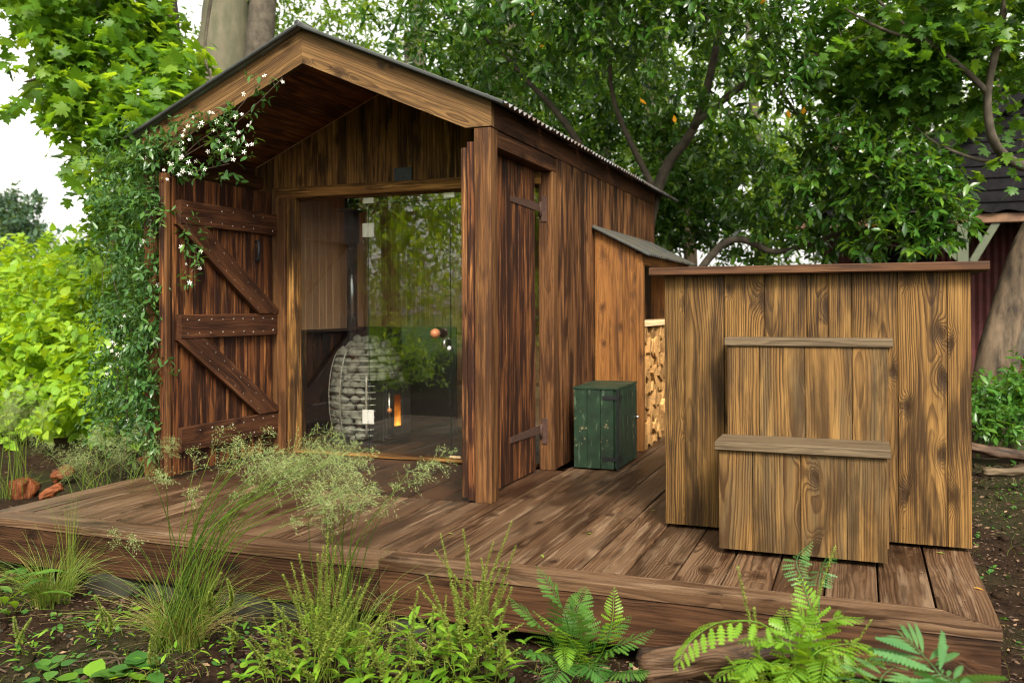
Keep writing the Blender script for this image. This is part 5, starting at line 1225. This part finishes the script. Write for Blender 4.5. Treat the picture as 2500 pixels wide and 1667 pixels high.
weed('bushy bright weed right of the middle tussock', gpt(900, 1690), tips([(880, 1540), (930, 1500), (970, 1440), (985, 1560)], 3.3), 44, .26, .09, 12)
weed('bushy bright weed between the two spired weeds', gpt(1020, 1690), tips([(1020, 1440), (1060, 1480), (1000, 1540)], 3.3), 46, .28, .095, 13)
weed('bushy bright weed next to the dark fern', gpt(1210, 1690), tips([(1250, 1430), (1180, 1500), (1270, 1580), (1230, 1540)], 3.35), 40, .24, .09, 14)
weed('low bright weed under the yellow green ferns', gpt(2060, 1800), tips([(2080, 1560), (2030, 1580)], 2.9), 40, .20, .085, 15)
weed('low bright weed left of the large corner fern', gpt(1860, 1800), [], 50, .22, .08, 16)
for k, (px, py, n, ls) in enumerate(((250, 1560, 26, .055), (560, 1600, 24, .05), (640, 1660, 30, .06), (60, 1600, 26, .06), (390, 1640, 22, .05), (540, 1500, 18, .045))):
    weed('small bright weed on the soil, ' + ('left of the pale tussock foot', 'right of the pale tussock foot', 'left of the bushy weeds, bottom edge', 'lower left corner', 'below the pale tussock', 'close under the deck right of the tussock')[k], gpt(px, py), tips([(px+rnd.uniform(-30, 30), py-rnd.uniform(60, 110)) for _ in range(2)], 3.6), n, .10, ls, 30+k)
weed('leafy nettle at the bottom left corner', gpt(30, 1500), [], 16, .25, .16, 5, 'leafy_weed', leafmat('nettle leaf', (.05, .13, .015), (.09, .19, .022), (.13, .24, .03), .4, .45))

# --- ferns
def pinna_mesh(nm, mat, r, teeth=9, wide=.16, cut=.55):
    V = [(0, 0, 0)]; T = []
    for k in range(teeth):
        y0_, y1_ = k/teeth, (k+.62)/teeth; w_ = wide*math.sin(math.pi*min(1, .18+.82*(1-y0_)))*(1-y0_*.55)
        V += [(0, y0_+.001, 0), (-w_*(1-cut)*.8, y0_+.02, .005), (-w_, y1_+.02, -.01), (-w_*(1-cut), y1_+.045, 0), (w_*(1-cut)*.8, y0_+.02, .005), (w_, y1_+.02, -.01), (w_*(1-cut), y1_+.045, 0), (0, (k+1)/teeth, 0)]
        b_ = 1+8*k; T += [(b_, b_+2, b_+1), (b_, b_+3, b_+2), (b_, b_+7, b_+3), (b_, b_+4, b_+5), (b_, b_+5, b_+6), (b_, b_+6, b_+7)]
    V = np.array(V, np.float32); V[:, 2] -= .12*V[:, 1]**2
    return V, np.array(T, np.int32)
def frond(acc_T, pts, npairs, plen, wide, teeth, prof, r, cut=.55, start=.18, tilt=.15, sweep=.35):
    """one frond along pts: rachis with pinnae set left and right"""
    a = Acc(); c_ = curve_pts(pts, 24); V, T = tube_arrays(c_, np.linspace(.0028, .0008, 24), 5); a.add(V, T, .15)
    PV, PT = pinna_mesh('pinna', None, r, teeth, wide, cut)
    for k in range(npairs):
        t = start+(1-start)*(k+.3)/npairs; f = t*23; i = min(22, int(f)); q = c_[i].lerp(c_[i+1], f-i); tg = (c_[i+1]-c_[i]).normalized()
        side = tg.cross(Vector((0, 0, 1)));
        if side.length < .2: side = tg.cross(Vector((.4, -1, .2)))
        side.normalize(); nrm = side.cross(tg).normalized(); L_ = plen*prof((t-start)/(1-start))
        for s_ in (-1, 1):
            d_ = (side*s_*(1-.25*t)+tg*(sweep+.3*t)+nrm*rnd.uniform(-.05, .2)+Vector((0, 0, -tilt))).normalized(); x_ = d_.cross(nrm).normalized(); z_ = x_.cross(d_)
            R = np.array(Matrix((x_, d_, z_)).transposed()); a.add((PV*L_*rnd.uniform(.92, 1.05))@R.T.astype(np.float32)+np.array(q, np.float32), PT, min(.999, max(0, r+rnd.gauss(0, .12))))
    return a, c_[12]
def fern(label, base, fr, mat, npairs, plen, wide, teeth, cut=.55, start=.18, tilt=.15, sweep=.35, prof=None):
    loc = Vector((base[0], base[1], gz(*base))); t_ = thing('fern', label, 'fern', loc)
    prof = prof or (lambda t: max(.06, math.sin(math.pi*min(1, .30+t*.70))**.8))
    for pts in fr:
        a, o = frond(None, [loc]+[Vector(p) for p in pts], npairs, plen, wide, teeth, prof, rnd.uniform(.2, .8), cut, start, tilt, sweep)
        part('frond', a.mesh('frond', mat, o), t_, Matrix.Translation(o))
fA = gpt(1400, 1650)
fern('dark lacy fern in front of the deck, centre', fA, [[at(1380, 1500, 3.55), at(1310, 1380, 3.6)], [at(1330, 1540, 3.5), at(1240, 1455, 3.5)], [at(1400, 1520, 3.6), at(1430, 1430, 3.65)], [at(1480, 1590, 3.5), at(1600, 1535, 3.5)], [at(1460, 1560, 3.6), at(1540, 1500, 3.7)], [at(1340, 1600, 3.4), at(1270, 1590, 3.3)], [at(1430, 1620, 3.3), at(1480, 1660, 3.2)], [at(1380, 1620, 3.3), at(1330, 1680, 3.1)], [at(1500, 1640, 3.3), at(1590, 1640, 3.2)], [at(1420, 1540, 3.7), at(1395, 1450, 3.8)]], L_FERN, 24, .085, .17, 9, .6, .2)
fern('yellow green fern fronds standing through the dark fern', gpt(1440, 1660, -.32), [[at(1490, 1540, 3.45), at(1500, 1430, 3.5)], [at(1390, 1560, 3.35), at(1300, 1490, 3.3)], [at(1385, 1580, 3.3), at(1380, 1640, 3.15)]], L_FERNB, 22, .055, .20, 7, .5)
fB = gpt(1960, 1800)
fern('bright yellow green fern in front of the steps', fB, [[at(1990, 1550, 2.95), at(1950, 1400, 3.0)], [at(1940, 1600, 2.9), at(1870, 1560, 2.9), at(1800, 1570, 2.85)], [at(1970, 1620, 2.85), at(2080, 1570, 2.9), at(2160, 1600, 2.85)], [at(1900, 1640, 2.8), at(1820, 1620, 2.8), at(1740, 1660, 2.75)], [at(1950, 1600, 2.9), at(1960, 1520, 2.95), at(2000, 1470, 2.95)], [at(1985, 1590, 2.9), at(1930, 1450, 2.9)], [at(2010, 1540, 2.95), at(2110, 1505, 2.95)], [at(1930, 1580, 2.9), at(1910, 1480, 3.0)], [at(2040, 1590, 2.9), at(2060, 1640, 2.8)], [at(1860, 1620, 2.8), at(1800, 1660, 2.7)], [at(1950, 1640, 2.75), at(1900, 1690, 2.6)], [at(2010, 1620, 2.8), at(2000, 1690, 2.6)]], L_FERNB, 19, .075, .21, 7, .38, .2)
fern('arching bright frond with broad leaflets over the rotten log', gpt(1950, 1790), [[at(1900, 1560, 2.85), at(1780, 1515, 2.8), at(1690, 1560, 2.75), at(1645, 1640, 2.7)]], L_FERNB, 12, .085, .27, 7, .38, .30, .45)
fern('thin dark feathery frond rising before the steps', gpt(1990, 1760), [[at(1975, 1480, 3.1), at(1945, 1370, 3.15), at(1985, 1320, 3.15)], [at(2000, 1480, 3.1), at(2005, 1390, 3.15), at(2040, 1330, 3.1)]], L_FERNC, 16, .055, .16, 7, .6, .45, .6)
fC = gpt(2330, 1850)
fern('large cool green fern at the bottom right corner', fC, [[at(2312, 1690, 2.6), at(2255, 1600, 2.65), at(2200, 1550, 2.7)]], L_FERNC, 10, .225, .125, 15, .35, .30, .14, .55, lambda t: max(.12, (1-t)**.55))
fern('second cool green fern frond under the large corner fern', gpt(2380, 1880), [[at(2370, 1720, 2.4), at(2340, 1670, 2.45), at(2290, 1640, 2.5)], [at(2180, 1720, 2.5), at(2150, 1660, 2.55), at(2190, 1620, 2.6)]], L_FERNC, 8, .15, .14, 13, .35, .3, .10, .10)
fern('low fern sprays under the bright fern', gpt(1800, 1800), [[at(1760, 1680, 2.8), at(1700, 1700, 2.7)], [at(1850, 1640, 2.85), at(1930, 1620, 2.8)], [at(1830, 1680, 2.7), at(1780, 1640, 2.75)], [at(2080, 1640, 2.8), at(2140, 1600, 2.8)], [at(2060, 1670, 2.7), at(2120, 1680, 2.6)]], L_FERNB, 18, .065, .2, 7, .5)

# --- low broad leaves at the bottom left
lowp = [(330, 1640, .085, 16), (230, 1660, .09, 18), (130, 1650, .07, 12), (60, 1380, .07, 12), (20, 1430, .08, 10), (330, 1510, .05, 8), (620, 1620, .04, 5), (560, 1655, .045, 6), (180, 1610, .04, 6), (460, 1650, .04, 5), (310, 1450, .04, 4)]
for k, (px, py, s_, n) in enumerate(lowp):
    b_ = gpt(px, py); loc = Vector((b_[0], b_[1], gz(*b_))); t_ = thing('ground_plant', 'low round leaved plant on the soil, ' + ['under the bottom edge', 'lower left, broadest', 'lower left corner', 'below the left deck edge', 'left edge by the deck', 'beside the pale tussock foot', 'between tussock and weeds', 'bottom, right of the tussock', 'small, left of the broad plant', 'small, under the tussock', 'against the deck stones'][k], 'plant', loc)
    lm = [mesh_np('leaf', NETTLE[0]*np.array([1.35, 1, 1], np.float32), NETTLE[1], L_WEED if k % 2 else L_FERN, np.full(len(NETTLE[0]), .15+.2*q)) for q in range(4)]
    for _ in range(n):
        th = rnd.uniform(0, 6.28); rr = rnd.uniform(.01, .11)*(s_/.07); p = loc+Vector((rr*math.cos(th), rr*math.sin(th), rnd.uniform(.01, .06)))
        part('leaf', lm[rnd.randrange(4)], t_, Matrix.Translation(p) @ Matrix.Rotation(th-1.57+rnd.gauss(0, .5), 4, 'Z') @ Matrix.Rotation(rnd.uniform(-.3, .5), 4, 'X') @ Matrix.Scale(s_*rnd.uniform(.7, 1.2), 4))

# --- litter, pebbles, twigs, seedlings on the soil
def litter():
    N = 14000; g_ = np.random.default_rng(91); P = np.empty((N, 3)); k = 0
    while k < N:
        if g_.random() < .52: x_, y_ = g_.uniform(-3.6, 3.2), g_.uniform(-2.6, -1.25)
        elif g_.random() < .8: x_, y_ = g_.uniform(2.62, 4.2), g_.uniform(-1.2, 4.0)
        else: x_, y_ = g_.uniform(-5.5, -2.75), g_.uniform(-1.2, 2.0)
        P[k] = (x_, y_, gz(x_, y_)+.006); k += 1
    th = g_.random(N)*6.28; D = np.stack([np.cos(th), np.sin(th), g_.normal(size=N)*.25], -1); Nn = np.stack([g_.normal(size=N)*.35, g_.normal(size=N)*.35, np.ones(N)], -1)
    r = g_.random(N)**1.6
    W, T, a_ = scatter(LEAF4, P, basis(D, Nn), g_.uniform(.008, .05, N)*(.6+.8*g_.random(N)**3), np.minimum(r, .999))
    tag(part('leaf_litter', mesh_np('leaf_litter', W, T, L_LITTER, a_)), 'brown leaf litter and chips scattered over the soil', None, None, 'stuff')
    N = 1150; P = np.empty((N, 3))
    for k in range(N):
        x_, y_ = (g_.uniform(-3.4, 3.0), g_.uniform(-2.5, -1.3)) if g_.random() < .7 else (g_.uniform(2.65, 4.4), g_.uniform(-1, 4))
        P[k] = (x_, y_, gz(x_, y_)+.008)
    th = g_.random(N)*6.28; D = np.stack([np.cos(th), np.sin(th), .5+g_.normal(size=N)*.2], -1); Nn = np.stack([g_.normal(size=N)*.3, g_.normal(size=N)*.3, np.ones(N)], -1)
    cl_ = 3; P2 = np.repeat(P, cl_, 0)+g_.normal(size=(N*cl_, 3))*.008; th = g_.random(N*cl_)*6.28; D = np.stack([np.cos(th), np.sin(th), .4+g_.normal(size=N*cl_)*.2], -1); Nn = np.repeat(Nn, cl_, 0)
    W, T, a_ = scatter(NETTLE, P2, basis(D, Nn), g_.uniform(.012, .035, N*cl_), g_.random(N*cl_)*.999)
    tag(part('seedlings', mesh_np('seedlings', W, T, L_FERN, a_)), 'tiny green seedlings dotted over the soil', None, None, 'stuff')
    bl_ = Acc()
    for k in range(2600):
        x_, y_ = (g_.uniform(-3.4, 2.8), g_.uniform(-2.5, -1.38)) if k < 2100 else (g_.uniform(2.65, 4.0), g_.uniform(-1, 3.5))
        if mnoise.noise(Vector((x_*1.6, y_*1.6, 9))) < .02: continue
        h_ = g_.uniform(.03, .13); th_ = g_.random()*6.28; z_ = gz(x_, y_)-.004; l_ = h_*g_.uniform(.2, 1.1); pb = Vector((x_, y_, z_))
        V, T = ribbon([pb+Vector((math.cos(th_)*l_*t*t, math.sin(th_)*l_*t*t, h_*(t-.3*t*t))) for t in (0, .4, .75, 1)], .003, .0006, Vector((math.sin(th_), -math.cos(th_), .2))); bl_.add(V, T, g_.random()*.95)
    tag(part('low_grass', bl_.mesh('low_grass', L_GRASS, (0, 0, 0))), 'sparse short grass blades on the soil', None, None, 'stuff')
    arr = []
    for k in range(110):
        x_, y_ = (rnd.uniform(-3.2, 2.8), rnd.uniform(-2.5, -1.35)) if k < 95 else (rnd.uniform(2.65, 4.2), rnd.uniform(-1, 4)); a = rnd.uniform(0, 6.28); L_ = rnd.uniform(.06, .30); z_ = gz(x_, y_)+.012
        arr.append(tube_arrays(curve_pts([(x_, y_, z_), (x_+L_*.5*math.cos(a)+rnd.gauss(0, .01), y_+L_*.5*math.sin(a), z_+.015), (x_+L_*math.cos(a), y_+L_*math.sin(a), z_+rnd.uniform(-.005, .03))], 6), rnd.uniform(.0018, .005), 5))
    V, T = join(arr); tag(part('twigs', mesh_np('twigs', V, T, M_TWIG, smooth=True)), 'thin dead twigs lying on the soil', None, None, 'stuff')
litter()
N = 170; g_ = np.random.default_rng(97); P = np.stack([g_.uniform(DX0+.1, DX1-.1, N), DY0+.05+2.6*g_.random(N)**1.6, np.full(N, .004)], -1); th = g_.random(N)*6.28
W, T, a_ = scatter(LEAF4, P, basis(np.stack([np.cos(th), np.sin(th), np.zeros(N)], -1), np.stack([g_.normal(size=N)*.2, g_.normal(size=N)*.2, np.ones(N)], -1)), g_.uniform(.006, .022, N), g_.random(N)*.999)
tag(part('deck_debris', mesh_np('deck_debris', W, T, L_LITTER, a_)), 'tiny leaf scraps and bits lying on the deck boards', None, None, 'stuff')
PB = [rock_mesh('pebble', M_ROCK, 20+k, 1, .3, (1, .8, .6)) for k in range(3)]
arr = []
for k in range(170):
    x_, y_ = rnd.uniform(-3, 2.4), rnd.uniform(-2.4, -1.4); s_ = rnd.uniform(.006, .022)
    m = PB[k % 3]; V = np.array([v.co for v in m.vertices], np.float32)*s_+np.array((x_, y_, gz(x_, y_)+s_*.3), np.float32)
    arr.append((V, np.array([p.vertices for p in m.polygons], np.int32)))
V, T = join(arr); tag(part('pebbles', mesh_np('pebbles', V, T, M_ROCK)), 'small stones scattered on the soil', None, None, 'stuff')
CL_ = [rock_mesh('soil_clod', M_SOIL, 50+k, 2, .5, (1, .9, .6), 2.2) for k in range(4)]; arr = []
for k in range(900):
    x_, y_ = (rnd.uniform(-3.4, 2.9), rnd.uniform(-2.5, -1.35)) if k < 620 else (rnd.uniform(2.65, 4.4), rnd.uniform(-1.2, 4.2)); s_ = rnd.uniform(.008, .038)
    m = CL_[k % 4]; V = np.array([v.co for v in m.vertices], np.float32)*s_+np.array((x_, y_, gz(x_, y_)+s_*.1), np.float32)
    arr.append((V, np.array([p.vertices for p in m.polygons], np.int32)))
V, T = join(arr); tag(part('soil_clods', mesh_np('soil_clods', V, T, M_SOIL)), 'crumbly clods of dark soil in front of and beside the deck', None, None, 'stuff')
# stones carrying the deck edge
for k, (px, py, s_, lab) in enumerate(((300, 1430, .16, 'mossy stone under the deck behind the pale tussock'), (420, 1455, .12, 'dark stone under the deck, right of the mossy one'), (620, 1490, .15, 'dark boulder under the deck left of the joint'), (720, 1500, .10, 'small stone under the deck edge beside the spires'), (1010, 1530, .10, 'small stone under the deck right of the joint'))):
    p = on(px, py, 1, DY0+.12); part_ = part('stone_block', rock_mesh('stone_block', M_ROCK, 30+k, 3, .22, (s_*1.3, s_, s_*.85), 1.3), None, Matrix.Translation((p.x, p.y, -.33)))
    tag(part_, lab, 'stone')
# rotten log in front of the deck, orange rotten stump pieces on the left, wood pieces on the right
def rough_log(name, label, cat, p0, p1, r0, mat, seed, n=34):
    p0, p1 = Vector(p0), Vector(p1); ax = (p1-p0); L_ = ax.length; m = 22; V, T = [], []
    Mx = frame(ax, ax.orthogonal(), (p0+p1)/2)
    for k in range(n):
        t = k/(n-1)
        for i in range(m):
            a = 2*math.pi*i/m; ca, sa = math.cos(a), math.sin(a)
            nn = mnoise.noise(Vector((ca*1.8+seed, sa*1.8, t*3)))*.42+mnoise.noise(Vector((ca*5, sa*5+seed, t*3)))*.32+mnoise.noise(Vector((ca*11, sa*11+seed, t*8)))*.16
            e = 1 if 0 < k < n-1 else .55; q = r0*(1+nn)*e
            V.append((q*ca, q*sa, (t-.5)*L_+(mnoise.noise(Vector((ca*3, sa*3, seed)))*.35*r0*(1 if t > .5 else -1) if k in (0, 1, n-2, n-1) else 0)))
    for k in range(n-1):
        for i in range(m):
            j = (i+1) % m; a, b_, c2, d2 = k*m+i, k*m+j, (k+1)*m+j, (k+1)*m+i; T += [(a, b_, c2), (a, c2, d2)]
    for e, off in ((0, 0), (1, (n-1)*m)):
        V.append((0, 0, (e-.5)*L_)); z_ = len(V)-1
        for i in range(m): T.append((z_, off+(i+1) % m, off+i) if e == 0 else (z_, off+i, off+(i+1) % m))
    o = part(name, mesh_np(name, np.array(V, np.float32), np.array(T, np.int32), mat), None, Mx); return tag(o, label, cat)
a_, b_ = at(1560, 1630, 3.3), at(2010, 1560, 3.25)
rough_log('rotten_log', 'decayed brown log lying against the deck front', 'log', a_, b_, .062, W_ROT, 4.2)
p = at(52, 1290, 7.2); rough_log('rotten_stump', 'crumbling orange rotten stump left of the deck', 'stump', p, p+Vector((.03, 0, .40)), .085, W_STUMP, 3.3, 26)
p = at(130, 1165, 7.6); rough_log('rotten_wood', 'small reddish wood lump beside the rotten stump', 'wood', p, p+Vector((.16, .05, .07)), .055, W_STUMP, 5.1, 16)
rough_log('rotten_wood', 'reddish rotten branch beside the left deck edge', 'wood', at(100, 1215, 7.0), at(150, 1185, 7.0), .035, W_STUMP, 2.2)
p = at(350, 1122, 6.7); tag(part('brick_piece', rock_mesh('brick_piece', M_ROT, 17, 1, .2, (.06, .04, .03)), None, Matrix.Translation(p)), 'small orange brick piece at the jasmine foot', 'brick')
rough_log('fallen_branch', 'reddish brown fallen branch right of the tub', 'branch', at(2360, 1090, 7.4), at(2530, 1120, 7.3), .045, W_ROT, 6.1)
rough_log('fallen_branch', 'pale grey fallen branch right of the tub', 'branch', at(2400, 1152, 6.9), at(2560, 1148, 6.8), .03, W_SEAT, 7.7)
for k, (a0, b0, lab) in enumerate((((2425, 1255), (2475, 1240), 'bent pale wood chunk on the soil right of the tub'), ((2378, 1265), (2397, 1262), 'pale chip close to the tub corner'), ((2410, 1290), (2430, 1272), 'second pale chip beside the bent wood chunk'), ((2440, 1285), (2462, 1278), 'small flat chip right of the tub corner'))):
    pA, pB = on(*a0, 2, gz(3.0, .5)+.03), on(*b0, 2, gz(3.0, .5)+.03); rough_log('wood_chunk', lab, 'wood chunk', pA, pB, .028 if k == 0 else .016, M_CHIP, 9+k, 10)
# a few fallen leaves on the deck
fm_ = mesh_np('fallen_leaf', LEAF[0], LEAF[1], L_YELLOW, np.full(len(LEAF[0]), .4)); fg_ = mesh_np('fallen_leaf', LEAF[0], LEAF[1], L_SPIRE, np.full(len(LEAF[0]), .4))
for px, py, lab in ((1445, 1303, 'yellow green fallen leaf on the open deck boards'), (1320, 1353, 'small fallen leaf near the deck front edge'), (2375, 1433, 'yellow leaf scrap on the right border board'), (2285, 1348, 'green leaf scrap under the tub corner'), (1108, 1303, 'tiny leaf on the deck left of the front post'), (1590, 1246, 'pale leaf scrap on the deck left of the tub')):
    p = on(px, py, 2, .006); o = part('fallen_leaf', fm_ if px > 2300 else fg_, None, Matrix.Translation(p) @ Matrix.Rotation(rnd.uniform(0, 6), 4, 'Z') @ Matrix.Scale(.045, 4)); tag(o, lab, 'leaf')
